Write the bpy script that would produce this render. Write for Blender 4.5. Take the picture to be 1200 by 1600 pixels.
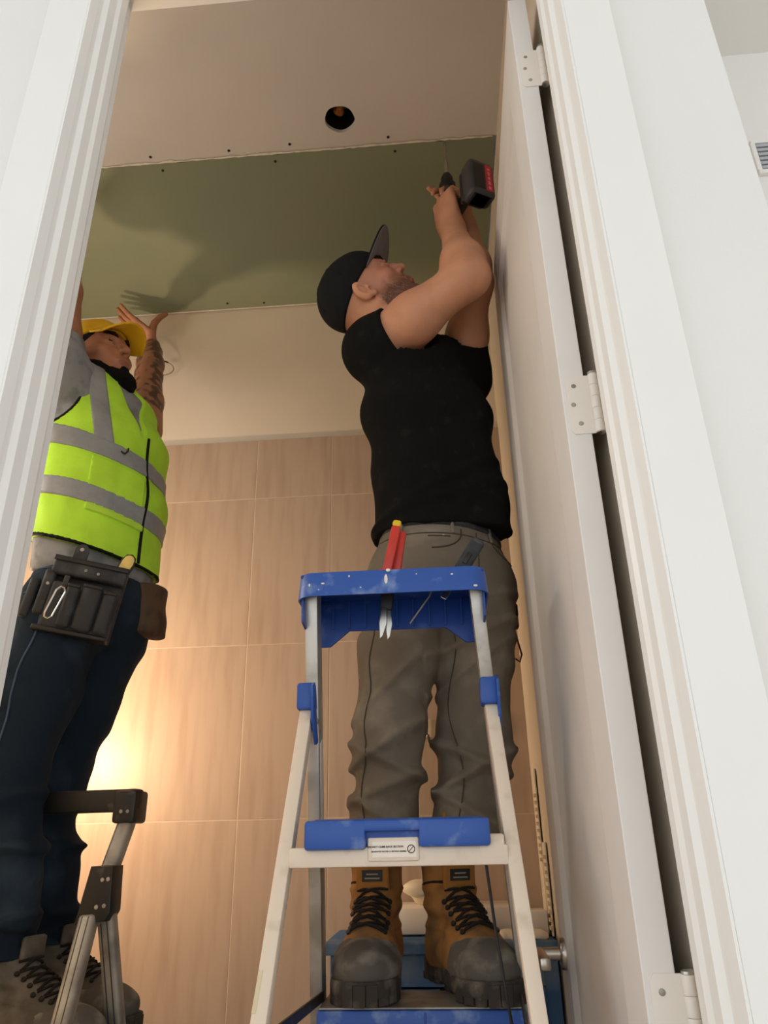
import bpy, bmesh, math, random
import numpy as np
from mathutils import Vector, Matrix
random.seed(7)
C = bpy.context.scene.collection
for o in list(bpy.data.objects): bpy.data.objects.remove(o)

# ------------------------------------------------------------------ camera
F = 1150.0                       # focal length in pixels of the 1200x1600 frame
CAMZ = 1.12
zc = Vector((-54, 2590, -F)).normalized()          # world up seen by the camera
fh = (Vector((0, 0, -1)) - zc * zc.dot(Vector((0, 0, -1)))).normalized()
rh = fh.cross(zc)
A = math.radians(4)
FW, RW, ZW = Vector((-math.sin(A), math.cos(A), 0)), Vector((math.cos(A), math.sin(A), 0)), Vector((0, 0, 1))
rot = Matrix([[FW[i]*fh[j] + RW[i]*rh[j] + ZW[i]*zc[j] for j in range(3)] for i in range(3)])
cam = bpy.data.cameras.new('camera'); camo = bpy.data.objects.new('camera', cam); C.objects.link(camo)
camo.matrix_world = Matrix.Translation((0, 0, CAMZ)) @ rot.to_4x4()
cam.sensor_fit = 'VERTICAL'; cam.sensor_height = 36; cam.lens = 36*F/1600; cam.clip_start = 0.02
bpy.context.scene.camera = camo

# ------------------------------------------------------------------ world / light / exposure
w = bpy.data.worlds.new('world'); bpy.context.scene.world = w; w.use_nodes = True
w.node_tree.nodes['Background'].inputs[0].default_value = (0.93, 0.97, 1.0, 1)
w.node_tree.nodes['Background'].inputs[1].default_value = 1.35
vs = bpy.context.scene.view_settings
vs.view_transform = 'Standard'; vs.look = 'None'; vs.gamma = 1; vs.exposure = 0.36; vs.use_curve_mapping = False
LAMP_W = 26.0; FILL_W = 4.5  # power of the work lamp, then of the added fill light

def V(*a): return np.array(a, float)

# ------------------------------------------------------------------ materials
def srgb(c):
    if isinstance(c, str):
        c = [int(c[i:i+2], 16)/255 for i in (0, 2, 4)]
    return tuple((x/12.92 if x <= .04045 else ((x+.055)/1.055)**2.4) for x in c)
MATS = {}
def mat(name, col, rough=.6, metal=0, vary=.08, scale=8, bump=0, bscale=60, stretch=(1, 1, 1), col2=None, lo=.45, hi=.62, spec=.4, attr=False, emit=0):
    """principled + object-space noise: colour varies toward col2 (a stain / grain colour)"""
    if name in MATS: return MATS[name]
    m = bpy.data.materials.new(name); m.use_nodes = True; MATS[name] = m
    nt = m.node_tree; N = nt.nodes; L = nt.links; b = N['Principled BSDF']
    c = srgb(col)
    b.inputs['Roughness'].default_value = rough; b.inputs['Metallic'].default_value = metal
    b.inputs['Specular IOR Level'].default_value = spec
    tc = N.new('ShaderNodeTexCoord'); mp = N.new('ShaderNodeMapping'); mp.inputs['Scale'].default_value = stretch
    L.new(tc.outputs['Object'], mp.inputs[0])
    nz = N.new('ShaderNodeTexNoise'); nz.inputs['Scale'].default_value = scale; nz.inputs['Detail'].default_value = 6
    L.new(mp.outputs[0], nz.inputs['Vector'])
    rp = N.new('ShaderNodeMapRange'); rp.inputs[1].default_value = lo; rp.inputs[2].default_value = hi
    L.new(nz.outputs[0], rp.inputs[0])
    mx = N.new('ShaderNodeMix'); mx.data_type = 'RGBA'
    L.new(rp.outputs[0], mx.inputs['Factor'])
    c2 = srgb(col2) if col2 else tuple(x*(1-vary) for x in c)
    mx.inputs['A'].default_value = (*c, 1); mx.inputs['B'].default_value = (*c2, 1)
    out = mx.outputs['Result']
    if attr:
        at_ = N.new('ShaderNodeAttribute'); at_.attribute_name = 'Col'
        if col2:
            L.new(at_.outputs['Color'], mx.inputs['A'])
        else:
            mm = N.new('ShaderNodeMix'); mm.data_type = 'RGBA'; mm.blend_type = 'MULTIPLY'; mm.inputs['Factor'].default_value = 1
            mx.inputs['A'].default_value = (1, 1, 1, 1); mx.inputs['B'].default_value = (1-vary,)*3+(1,)
            L.new(mx.outputs['Result'], mm.inputs['A']); L.new(at_.outputs['Color'], mm.inputs['B']); out = mm.outputs['Result']
    L.new(out, b.inputs['Base Color'])
    if bump:
        n2 = N.new('ShaderNodeTexNoise'); n2.inputs['Scale'].default_value = bscale; n2.inputs['Detail'].default_value = 4
        L.new(mp.outputs[0], n2.inputs['Vector'])
        bp = N.new('ShaderNodeBump'); bp.inputs['Strength'].default_value = bump; bp.inputs['Distance'].default_value = .004
        L.new(n2.outputs[0], bp.inputs['Height']); L.new(bp.outputs[0], b.inputs['Normal'])
    if emit:
        b.inputs['Emission Color'].default_value = (*c, 1); b.inputs['Emission Strength'].default_value = emit
    return m
mat('wall_white', 'e2e1dd', .7, vary=.02, scale=2, bump=.05, bscale=180)
mat('trim_white', 'e7e6e2', .38, vary=.02, scale=3)
mat('door_white', 'dfdbd6', .45, vary=.04, scale=4)
mat('hinge_white', 'e4dcd2', .4, vary=.03)
mat('cream_wall', 'd9cdbc', .8, vary=.05, scale=2.5, bump=.05, bscale=150)
mat('ceiling_mud', 'c8c4bf', .85, vary=.06, scale=2, bump=.05, bscale=90)
mat('green_board', '78836f', .85, vary=.1, scale=3, col2='83876f', bump=.04, bscale=200, lo=.3, hi=.75)
mat('torn_paper', 'd8d2c6', .9, vary=.15, scale=40)
mat('gypsum', 'ded8cc', .9, vary=.1, scale=40)
mat('tile', 'b09b89', .42, vary=.1, scale=5, stretch=(7, 7, .8), col2='a38d7b', lo=.45, hi=.75, bump=.03, bscale=14)
mat('grout', 'c6b4a1', .9, vary=.05, scale=40)
mat('screw_dark', '1b1a18', .5, vary=.1)
mat('floor_grey', '9b948b', .7, vary=.1, scale=5)
mat('floor_wood', 'a58c70', .5, vary=.15, scale=4, stretch=(1, 8, 1))
mat('dark_void', '2a2622', .9, vary=.2)
mat('steel', 'b9b6b0', .3, 1, vary=.1, scale=20)
mat('nickel', 'b8b0a6', .28, 1, vary=.06, scale=20)
mat('aluminium', 'c6c4be', .42, .75, vary=.12, scale=14, col2='aaa79f', bump=.04, bscale=90)
mat('alu_dull', 'a9a59c', .5, .6, vary=.15, scale=14, col2='85817a')
mat('cream_metal', 'e6d8c6', .45, 0, vary=.08, scale=30, col2='cdbda8', lo=.55, hi=.8)
mat('blue_plastic', '2c56a8', .42, vary=.1, scale=22, col2='7d97c4', lo=.56, hi=.74)
mat('blue_deep', '1f4596', .45, vary=.1, scale=26, col2='4d6cae', lo=.6, hi=.78)
mat('black_plastic', '1d1c1b', .45, vary=.2, scale=30, col2='5a5752', lo=.62, hi=.8)
mat('drill_grey', '3b3c3f', .45, vary=.15, scale=30)
mat('drill_black', '1c1c1d', .5, vary=.15, scale=30)
mat('label_red', 'c0303a', .45, vary=.1, scale=60)
mat('tool_red', 'c8362a', .4, vary=.15, scale=40)
mat('tool_yellow', 'e8c21c', .4, vary=.1, scale=40)
mat('tool_pale', 'd9c272', .5, vary=.1, scale=40)
mat('tool_orange', 'd88a1c', .45, vary=.1, scale=40)
mat('paint_white', 'e8e6da', .6, vary=.05, scale=40)
mat('dark_red', '4a1512', .45, vary=.15, scale=40)
mat('lettering', '3c3836', .7, vary=.1)
mat('sticker', 'efe6da', .5, vary=.03)
mat('masking', 'e0d3b0', .7, vary=.08)
mat('sticker_pink', 'd9848a', .5, vary=.1)
mat('black_cloth', '121212', .95, vary=.2, scale=30, spec=.15, col2='26261f', lo=.6, hi=.85, bump=.12, bscale=160)
mat('cap_cloth', '15171a', .9, vary=.2, scale=40, spec=.2, bump=.1, bscale=300)
mat('cap_under', '75777c', .9, vary=.1, scale=40, spec=.2)
mat('khaki', '71695d', .95, vary=.15, scale=14, col2='8d8578', lo=.5, hi=.8, spec=.15, bump=.25, bscale=120)
mat('khaki_dark', '4d463c', .95, vary=.1, scale=20, spec=.1)
mat('denim', '1b2733', .95, vary=.2, scale=9, col2='34424f', lo=.48, hi=.78, spec=.15, bump=.25, bscale=150)
mat('denim_seam', '46586c', .95, vary=.1, scale=20, spec=.1)
mat('tee_grey', '8d9093', .95, vary=.1, scale=25, col2='75787b', spec=.15, bump=.1, bscale=150)
mat('hi_vis', 'b8ea45', .75, vary=.1, scale=12, spec=.2, attr=True, bump=.1, bscale=200)
mat('reflective', '8b9094', .5, vary=.08, scale=60, spec=.4)
mat('skin', 'c08a6c', .55, vary=.1, scale=22, attr=True, bump=.08, bscale=140)
mat('boot_tan', 'a5743c', .8, vary=.2, scale=16, col2='6d5030', lo=.42, hi=.68, bump=.2, bscale=70)
mat('boot_rubber', '5a5650', .85, vary=.2, scale=25, col2='8d877c', lo=.45, hi=.72, bump=.25, bscale=60)
mat('boot_sole', '38342f', .9, vary=.2, scale=30, col2='6d675d', lo=.5, hi=.75, bump=.25, bscale=60)
mat('boot_tongue', '9b6a32', .9, vary=.15, scale=20, bump=.15)
mat('boot_grey', '4c4943', .85, vary=.2, scale=16, col2='6c675e', lo=.42, hi=.68, bump=.2, bscale=70)
mat('lace_dark', '1c1714', .9, vary=.1)
mat('leather_black', '2b2d30', .7, vary=.2, scale=18, col2='4c4f53', lo=.5, hi=.75, bump=.25, bscale=80)
mat('leather_brown', '574534', .75, vary=.2, scale=14, col2='3c2a1d', bump=.2)
mat('beard_black', '0d0c0c', .9, vary=.3, scale=70, bump=.6, bscale=200, spec=.15)
mat('brow_dark', '241a14', .9, vary=.2, scale=90, spec=.1)
mat('eye_white', 'e9e2dc', .2, vary=.02)
mat('iris', '2a1a12', .2, vary=.1)
mat('cap_yellow', 'e3b51c', .6, vary=.06, scale=20)
mat('cabinet_blue', '3c6390', .75, vary=.15, scale=9, col2='8194a3', lo=.5, hi=.8)
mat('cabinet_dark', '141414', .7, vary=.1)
mat('porcelain', 'e9e3da', .25, vary=.02)
mat('plastic_white', 'e6dcc8', .5, vary=.04, scale=20)
mat('card', 'd8c9ae', .85, vary=.08, scale=20)
mat('bulb', 'ffc37a', .5, emit=6)
mat('fill_diffuser', 'fff0dc', .4, emit=1)  # glowing front of the added fill light
mat('orange_foam', 'b9722c', .8, vary=.4, scale=60, col2='5c3a1a')
mat('wire_grey', '8a8175', .6, vary=.1)
mat('vent_grey', 'a7abb0', .5, vary=.05)

# ------------------------------------------------------------------ mesh helpers
def smooth(me, ang=None):
    me.polygons.foreach_set('use_smooth', [True]*len(me.polygons))
    if ang is not None:
        me.set_sharp_from_angle(angle=math.radians(ang))
def obj(name, me_or_bm, material=None, parent=None, sm=None):
    if isinstance(me_or_bm, bmesh.types.BMesh):
        me = bpy.data.meshes.new(name); bmesh.ops.recalc_face_normals(me_or_bm, faces=me_or_bm.faces); me_or_bm.to_mesh(me); me_or_bm.free()
    else: me = me_or_bm
    if sm: smooth(me, sm)
    o = bpy.data.objects.new(name, me); C.objects.link(o)
    if material: me.materials.clear(); me.materials.append(MATS[material])
    if parent is not None: o.parent = parent
    return o
def tag(o, label=None, cat=None, group=None, kind=None):
    if label: o['label'] = label
    if cat: o['category'] = cat
    if group: o['group'] = group
    if kind: o['kind'] = kind
    return o
def thing(name, label, cat, loc=(0, 0, 0), group=None):
    o = bpy.data.objects.new(name, None); o.empty_display_size = .05; C.objects.link(o); o.location = loc
    return tag(o, label, cat, group)
def struct(name, bm, m, label=None, sm=None):
    o = obj(name, bm, m, None, sm); o['kind'] = 'structure'
    if label: o['label'] = label
    return o
def box(bm, lo, hi, bev=0, mtx=None):
    lo, hi = Vector(lo), Vector(hi)
    r = bmesh.ops.create_cube(bm, size=1)['verts']
    for v in r: v.co = Vector((lo[i]+(v.co[i]+.5)*(hi[i]-lo[i]) for i in range(3)))
    if bev:
        es = list({e for v in r for e in v.link_edges})
        g = bmesh.ops.bevel(bm, geom=es, offset=bev, segments=2, profile=.5, affect='EDGES')
        r = list({v for f in g['faces'] for v in f.verts} | {v for v in r if v.is_valid})
    if mtx is not None: bmesh.ops.transform(bm, matrix=mtx, verts=[v for v in r if v.is_valid])
    return bm
def B(lo, hi, bev=0, mtx=None): return box(bmesh.new(), lo, hi, bev, mtx)
def frame(p, d, ref=(0, 0, 1)):
    """matrix whose Z runs along d, X as near ref as possible, origin p"""
    z = Vector(d).normalized(); r = Vector(ref)
    x = (r - z*r.dot(z)).normalized(); y = z.cross(x)
    return Matrix.Translation(p) @ Matrix((x, y, z)).transposed().to_4x4()
def bar(bm, p0, p1, wx, wy, ref=(1, 0, 0), bev=.002):
    p0, p1 = Vector(p0), Vector(p1)
    return box(bm, (-wx/2, -wy/2, 0), (wx/2, wy/2, (p1-p0).length), bev, frame(p0, p1-p0, ref))
def tube(bm, pts, r, seg=8, closed=False):
    pts = [Vector(p) for p in pts]; n = len(pts); rings = []
    rr = r if hasattr(r, '__len__') else [r]*n
    nrm = None
    for i, p in enumerate(pts):
        a = pts[i-1] if (i or closed) else p; b = pts[(i+1) % n] if (i < n-1 or closed) else p
        t = (b-a).normalized()
        if nrm is None: nrm = t.orthogonal().normalized()
        nrm = (nrm - t*nrm.dot(t)).normalized(); bi = t.cross(nrm)
        rings.append([bm.verts.new(p + (nrm*math.cos(k*2*math.pi/seg) + bi*math.sin(k*2*math.pi/seg))*rr[i]) for k in range(seg)])
    for i in range(n if closed else n-1):
        q, s = rings[i], rings[(i+1) % n]
        for k in range(seg): bm.faces.new((q[k], q[(k+1) % seg], s[(k+1) % seg], s[k]))
    if not closed: bm.faces.new(rings[0][::-1]); bm.faces.new(rings[-1])
    return bm
def T(pts, r, seg=8, closed=False): return tube(bmesh.new(), pts, r, seg, closed)
def lathe(bm, prof, mtx=None, seg=24, cap=True):
    rings = []
    for (r, z) in prof: rings.append([bm.verts.new((r*math.cos(2*math.pi*k/seg), r*math.sin(2*math.pi*k/seg), z)) for k in range(seg)])
    for q, s in zip(rings, rings[1:]):
        for k in range(seg): bm.faces.new((q[k], q[(k+1) % seg], s[(k+1) % seg], s[k]))
    if cap: bm.faces.new(rings[0][::-1]); bm.faces.new(rings[-1])
    if mtx is not None: bmesh.ops.transform(bm, matrix=mtx, verts=[v for r_ in rings for v in r_])
    return bm
def prism(bm, pts, z0, z1, mtx=None, bev=0):
    a = [bm.verts.new((x, y, z0)) for x, y in pts]; b = [bm.verts.new((x, y, z1)) for x, y in pts]; n = len(pts)
    fs = [bm.faces.new(a[::-1]), bm.faces.new(b)]
    for i in range(n): fs.append(bm.faces.new((a[i], a[(i+1) % n], b[(i+1) % n], b[i])))
    vs_ = a+b
    if bev:
        es = list({e for f in fs[:2] for e in f.edges})
        g = bmesh.ops.bevel(bm, geom=es, offset=bev, segments=2, profile=.5, affect='EDGES')
        vs_ = list({v for f in g['faces'] for v in f.verts} | {v for v in vs_ if v.is_valid})
    if mtx is not None: bmesh.ops.transform(bm, matrix=mtx, verts=[v for v in vs_ if v.is_valid])
    return bm
def sheet(name, fn, nu, nv, thick, m, parent=None, closed=False):
    vs_ = [fn(i/nu, j/nv) for i in range(nu+1) for j in range(nv+1)]
    fs = [(i*(nv+1)+j, (i+1)*(nv+1)+j, (i+1)*(nv+1)+j+1, i*(nv+1)+j+1) for i in range(nu) for j in range(nv)]
    me = bpy.data.meshes.new(name); me.from_pydata([tuple(v) for v in vs_], [], fs); me.update()
    o = obj(name, me, m, parent, 60)
    if thick:
        s = o.modifiers.new('thickness', 'SOLIDIFY'); s.thickness = thick; s.offset = 0
    return o
def text_mesh(body, size):
    cu = bpy.data.curves.new('t', 'FONT'); cu.body = body; cu.size = size; cu.extrude = .0002; cu.offset = .00012; cu.align_x = 'CENTER'; cu.align_y = 'CENTER'
    cu.resolution_u = 2
    o = bpy.data.objects.new('t', cu); C.objects.link(o); bpy.context.view_layer.update()
    me = bpy.data.meshes.new_from_object(o.evaluated_get(bpy.context.evaluated_depsgraph_get()))
    bpy.data.objects.remove(o); bpy.data.curves.remove(cu)
    return me

# ------------------------------------------------------------------ implicit surfaces (smooth blends, meshed with surface nets)
def unit(v): v = np.asarray(v, float); return v/np.linalg.norm(v)
class SDF:
    def __init__(s, lo, hi, h):
        s.o = np.asarray(lo, float); s.h = h
        s.n = np.ceil((np.asarray(hi, float)-s.o)/h).astype(int)+1
        s.f = np.full(s.n, 1.0, np.float32)
    def _box(s, lo, hi):
        a = np.clip(np.floor((lo-s.o)/s.h).astype(int), 0, s.n-1); b = np.clip(np.ceil((hi-s.o)/s.h).astype(int)+1, 1, s.n)
        sl = tuple(slice(a[i], max(b[i], a[i]+1)) for i in range(3))
        g = np.meshgrid(*[(np.arange(sl[i].start, sl[i].stop)*s.h+s.o[i]).astype(np.float32) for i in range(3)], indexing='ij', sparse=True)
        return sl, g
    def _put(s, sl, d, k, op):
        f = s.f[sl]
        if op == 'sub': d = -d
        if op == 'add':
            if k > 0:
                h = np.maximum(k-np.abs(f-d), 0)/k; s.f[sl] = np.minimum(f, d)-h*h*k*.25
            else: s.f[sl] = np.minimum(f, d)
        else:
            if k > 0:
                h = np.maximum(k-np.abs(f-d), 0)/k; s.f[sl] = np.maximum(f, d)+h*h*k*.25
            else: s.f[sl] = np.maximum(f, d)
    def cone(s, p0, p1, r0, r1, k=.01, op='add'):
        p0 = np.asarray(p0, float); p1 = np.asarray(p1, float); m = max(r0, r1)+k+.012
        sl, g = s._box(np.minimum(p0, p1)-m, np.maximum(p0, p1)+m)
        ab = p1-p0; L2 = max(ab.dot(ab), 1e-9)
        q = [g[i]-p0[i] for i in range(3)]
        t = np.clip((q[0]*ab[0]+q[1]*ab[1]+q[2]*ab[2])/L2, 0, 1)
        d = np.sqrt((q[0]-t*ab[0])**2+(q[1]-t*ab[1])**2+(q[2]-t*ab[2])**2)-(r0+(r1-r0)*t)
        s._put(sl, d, k, op)
    def chain(s, pts, rs, k=.01, op='add'):
        for a, b, r0, r1 in zip(pts, pts[1:], rs, rs[1:]): s.cone(a, b, r0, r1, k, op)
    def ell(s, c, r, ax=None, k=.01, op='add'):
        c = np.asarray(c, float); r = np.asarray(r, float); m = r.max()+k+.012
        sl, g = s._box(c-m, c+m); q = [g[i]-c[i] for i in range(3)]
        if ax is None: l = q
        else: l = [q[0]*a[0]+q[1]*a[1]+q[2]*a[2] for a in ax]
        k0 = np.sqrt((l[0]/r[0])**2+(l[1]/r[1])**2+(l[2]/r[2])**2)
        k1 = np.sqrt((l[0]/r[0]**2)**2+(l[1]/r[1]**2)**2+(l[2]/r[2]**2)**2)+1e-6
        s._put(sl, k0*(k0-1)/k1, k, op)
    def eseg(s, p0, p1, e0, e1, side, k=.01, op='add', cap=.6):
        """tapered segment with an elliptic section: e=(half width along side, half depth)"""
        p0 = np.asarray(p0, float); p1 = np.asarray(p1, float); m = max(e0+e1)+k+.012
        sl, g = s._box(np.minimum(p0, p1)-m, np.maximum(p0, p1)+m)
        ab = p1-p0; Ln = np.linalg.norm(ab); w_ = ab/Ln; sd = np.asarray(side, float); sd = unit(sd-w_*sd.dot(w_)); fr = np.cross(w_, sd)
        q = [g[i]-p0[i] for i in range(3)]
        dot = lambda v: q[0]*v[0]+q[1]*v[1]+q[2]*v[2]
        wv = dot(w_); t = np.clip(wv/Ln, 0, 1); ov = wv-t*Ln
        a = e0[0]+(e1[0]-e0[0])*t; b = e0[1]+(e1[1]-e0[1])*t; c = cap*np.minimum(a, b)
        u = dot(sd); v = dot(fr)
        k0 = np.sqrt((u/a)**2+(v/b)**2+(ov/c)**2); k1 = np.sqrt((u/a**2)**2+(v/b**2)**2+(ov/c**2)**2)+1e-6
        s._put(sl, k0*(k0-1)/k1, k, op)
    def echain(s, pts, es, side, k=.01):
        for a, b, e0, e1 in zip(pts, pts[1:], es, es[1:]): s.eseg(a, b, e0, e1, side, k)
    def grid(s): return np.meshgrid(*[(np.arange(s.n[i])*s.h+s.o[i]).astype(np.float32) for i in range(3)], indexing='ij', sparse=True)
    def clip(s, p, nrm, k=0):
        """keep the side the normal points away from"""
        g = s.grid(); nrm = unit(nrm); d = sum((g[i]-p[i])*nrm[i] for i in range(3)); s._put((slice(None),)*3, d.astype(np.float32), k, 'int')
    def warp(s, fn, band=.03):
        i = np.nonzero(np.abs(s.f) < band); p = [i[a]*s.h+s.o[a] for a in range(3)]
        s.f[i] += fn(*p).astype(np.float32)
    def mesh(s, name, material, parent=None, colfn=None):
        f = s.f; neg = f < 0; c = np.zeros(np.array(f.shape)-1, np.uint8)
        off = [(i, j, k) for i in (0, 1) for j in (0, 1) for k in (0, 1)]
        for i, j, k in off: c += neg[i:f.shape[0]-1+i, j:f.shape[1]-1+j, k:f.shape[2]-1+k]
        idx = np.argwhere((c > 0) & (c < 8)); N = len(idx)
        val = {o_: f[idx[:, 0]+o_[0], idx[:, 1]+o_[1], idx[:, 2]+o_[2]] for o_ in off}
        acc = np.zeros((N, 3)); cnt = np.zeros(N)
        for o_ in off:
            for a in range(3):
                if o_[a] == 0:
                    o2 = list(o_); o2[a] = 1; o2 = tuple(o2); va, vb = val[o_], val[o2]; mk = (va < 0) != (vb < 0)
                    t = np.where(mk, va/np.where(mk, va-vb, 1), 0); p = np.tile(np.array(o_, float), (N, 1)); p[:, a] = t
                    acc += p*mk[:, None]; cnt += mk
        pos = (idx+acc/cnt[:, None])*s.h+s.o
        mp = np.full(c.shape, -1, np.int32); mp[idx[:, 0], idx[:, 1], idx[:, 2]] = np.arange(N)
        quads = []
        for a in range(3):
            b1, b2 = (a+1) % 3, (a+2) % 3
            sa = [slice(None)]*3; sb = [slice(None)]*3; sa[a] = slice(0, -1); sb[a] = slice(1, None)
            n0, n1 = neg[tuple(sa)], neg[tuple(sb)]; e = np.argwhere(n0 != n1)
            e = e[(e[:, b1] > 0) & (e[:, b2] > 0) & (e[:, b1] < c.shape[b1]) & (e[:, b2] < c.shape[b2])]
            fl = n0[e[:, 0], e[:, 1], e[:, 2]]
            def cid(d1, d2):
                q = e.copy(); q[:, b1] -= d1; q[:, b2] -= d2; return mp[q[:, 0], q[:, 1], q[:, 2]]
            Q = np.stack([cid(1, 1), cid(0, 1), cid(0, 0), cid(1, 0)], 1); Q[~fl] = Q[~fl][:, ::-1]; quads.append(Q)
        Q = np.concatenate(quads); Q = Q[(Q >= 0).all(1)]
        me = bpy.data.meshes.new(name); me.vertices.add(N); me.vertices.foreach_set('co', pos.astype(np.float32).ravel())
        me.loops.add(len(Q)*4); me.loops.foreach_set('vertex_index', Q.astype(np.int32).ravel())
        me.polygons.add(len(Q)); me.polygons.foreach_set('loop_start', np.arange(0, len(Q)*4, 4, dtype=np.int32))
        me.polygons.foreach_set('use_smooth', np.ones(len(Q), bool)); me.update(calc_edges=True); me.validate()
        if colfn is not None:
            col = np.ones((N, 4), np.float32); col[:, :3] = colfn(pos)
            at_ = me.color_attributes.new('Col', 'FLOAT_COLOR', 'POINT'); at_.data.foreach_set('color', col.ravel())
        return obj(name, me, material, parent)
def noise3(x, y, z, seed=0):
    r = np.random.RandomState(seed); a = 0
    for i in range(5):
        k = r.normal(size=3); k /= np.linalg.norm(k); k = k*(1+.6*i); a = a+np.sin(k[0]*x+k[1]*y+k[2]*z+r.rand()*6.3)/(1+.5*i)
    return a/2.4

# ================================================================== THE ROOM
CEIL, BACK, RW_X, LW_X = 3.01, 2.25, .246, -1.62
JL, JR, HEAD, Y0, YW, Y1 = -.525, .24, 2.575, .735, .75, .86
# hall side
bm = B((-2.6, YW, 0), (JL-.02, Y1, CEIL+.1)); box(bm, (JL-.02, YW, HEAD+.02), (JR+.02, Y1, CEIL+.1)); box(bm, (JR+.02, YW, 0), (.455, Y1, CEIL+.1))
struct('wall_front', bm, 'wall_white')
struct('wall_right', B((RW_X, Y1, 0), (.455, BACK+.1, CEIL+.1)), 'cream_wall')
bm = B((.455, 1.37, 0), (3.2, 1.48, CEIL+.1)); struct('wall_hall', bm, 'wall_white')
struct('wall_left', B((LW_X-.1, Y1, 0), (LW_X, BACK+.1, CEIL+.1)), 'cream_wall')
wb = struct('wall_back', B((LW_X, BACK, 0), (RW_X, BACK+.1, CEIL+.1)), 'cream_wall')
struct('floor', B((LW_X, Y1-.11, -.05), (RW_X, BACK, 0)), 'floor_grey')
struct('floor_hall', B((-2.6, -4, -.05), (3.2, Y1-.11, 0)), 'floor_wood')
struct('floor_passage', B((.455, Y1-.11, -.05), (3.2, 1.37, 0)), 'floor_wood')
struct('ceiling_hall', B((-2.6, -4, CEIL), (3.2, YW, CEIL+.1)), 'wall_white')
struct('ceiling_passage', B((.455, YW, CEIL), (3.2, 1.37, CEIL+.1)), 'wall_white')
# back wall tiles: courses 0.506 high, 0.261 wide, cut course on top
TH = .506
xe = [LW_X, -1.116, -.596, -.335, -.075, .185, RW_X]
ze = [0, 1.177-2*TH, 1.177-TH, 1.177, 1.177+TH, 1.177+2*TH, 2.418]
obj('grout_bed', B((LW_X, BACK-.0103, 0), (RW_X, BACK, 2.418)), 'grout', wb)
shared = {}
for i, (xa, xb) in enumerate(zip(xe, xe[1:])):
    for j, (za, zb) in enumerate(zip(ze, ze[1:])):
        key = (round(xb-xa, 4), round(zb-za, 4)); g = .0013
        if key not in shared:
            me = bpy.data.meshes.new('tile'); bm = B((g, -.0105, g), (xb-xa-g, 0, zb-za-g), .0007); bmesh.ops.recalc_face_normals(bm, faces=bm.faces); bm.to_mesh(me); bm.free()
            shared[key] = me; me.materials.append(MATS['tile'])
        o = bpy.data.objects.new('tile', shared[key]); C.objects.link(o); o.parent = wb
        o.location = (xa, BACK-.0003*((i*7+j*3) % 3), za)
# tile the narrow visible strip of the right wall stays painted; ceiling near the door with a round hole
HX, HY, HR = -.206, 1.463, .043
BY = 1.556                                                # seam between the old ceiling and the new green board
bm = bmesh.new(); q = .07
def rect(x0_, x1_, y0_, y1_): box(bm, (x0_, y0_, CEIL), (x1_, y1_, CEIL+.013))
rect(LW_X, HX-q, Y1-.02, BY); rect(HX+q, RW_X, Y1-.02, BY); rect(HX-q, HX+q, Y1-.02, HY-q); rect(HX-q, HX+q, HY+q, BY)
n = 40
for zz in (CEIL, CEIL+.013):
    inn, out = [], []
    for k in range(n):
        a = 2*math.pi*k/n; rr = HR*(1+.02*math.sin(5*a)); c_, s_ = math.cos(a), math.sin(a)
        inn.append(bm.verts.new((HX+rr*c_, HY+rr*s_, zz))); m_ = q/max(abs(c_), abs(s_)); out.append(bm.verts.new((HX+m_*c_, HY+m_*s_, zz)))
    for k in range(n): bm.faces.new((inn[k], inn[(k+1) % n], out[(k+1) % n], out[k]))
    if zz == CEIL: low = inn
    else:
        for k in range(n): bm.faces.new((low[k], low[(k+1) % n], inn[(k+1) % n], inn[k]))
ceil = struct('ceiling', bm, 'ceiling_mud')
struct('ceiling_void', B((LW_X-.1, Y1, CEIL+.2), (.455, BACK+.1, CEIL+.25)), 'dark_void')
# metal can and amber foam seen through the hole
can = thing('recessed_light_can', 'dark metal light can with amber stuffing in the round ceiling hole', 'light fitting', (HX, HY, CEIL+.02))
bm = lathe(bmesh.new(), [(.047, 0), (.047, .075), (.02, .078)], None, 28, False); bm.faces.new([v for v in bm.verts if abs(v.co.z-.078) < 1e-5][::-1]); o = obj('housing', bm, 'drill_black', can, 40)
sl = SDF((-.03, -.03, .005), (.03, .035, .09), .003)
for k in range(9): sl.ell((random.uniform(-.010, .012), random.uniform(-.004, .02), random.uniform(.03, .06)), (.012, .011, .015), None, .006)
o = sl.mesh('stuffing', 'orange_foam', can)
for a in (.5, 2.6): obj('wire', T([(.03*math.cos(a), .03*math.sin(a), .07), (.02*math.cos(a+.4), .02*math.sin(a+.4), .045), (.004, -.02, .03), (-.01, -.026, .05)], .0022), 'wire_grey', can)
# the new green moisture board
gb = thing('drywall_sheet', 'green moisture resistant drywall sheet being screwed to the ceiling', 'drywall sheet', (0, 0, CEIL))
nx = 70; bm = bmesh.new(); up, dn = [], []
for i in range(nx+1):
    x = LW_X+.02+(RW_X-.004-LW_X-.02)*i/nx
    ya = BY+.003+.0025*math.sin(i*1.7)+.002*math.sin(i*.6)
    dn.append([bm.verts.new((x, ya, -.001)), bm.verts.new((x, BACK-.014, -.001))]); up.append([bm.verts.new((x, ya, .012)), bm.verts.new((x, BACK-.014, .012))])
for i in range(nx):
    bm.faces.new((dn[i][0], dn[i+1][0], dn[i+1][1], dn[i][1])); bm.faces.new((up[i][0], up[i][1], up[i+1][1], up[i+1][0]))
    for s_ in (0, 1): bm.faces.new((dn[i][s_], up[i][s_], up[i+1][s_], dn[i+1][s_]))
bm.faces.new((dn[0][0], dn[0][1], up[0][1], up[0][0])); bm.faces.new((dn[-1][0], dn[-1][1], up[-1][1], up[-1][0]))
obj('board', bm, 'green_board', gb)
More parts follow.
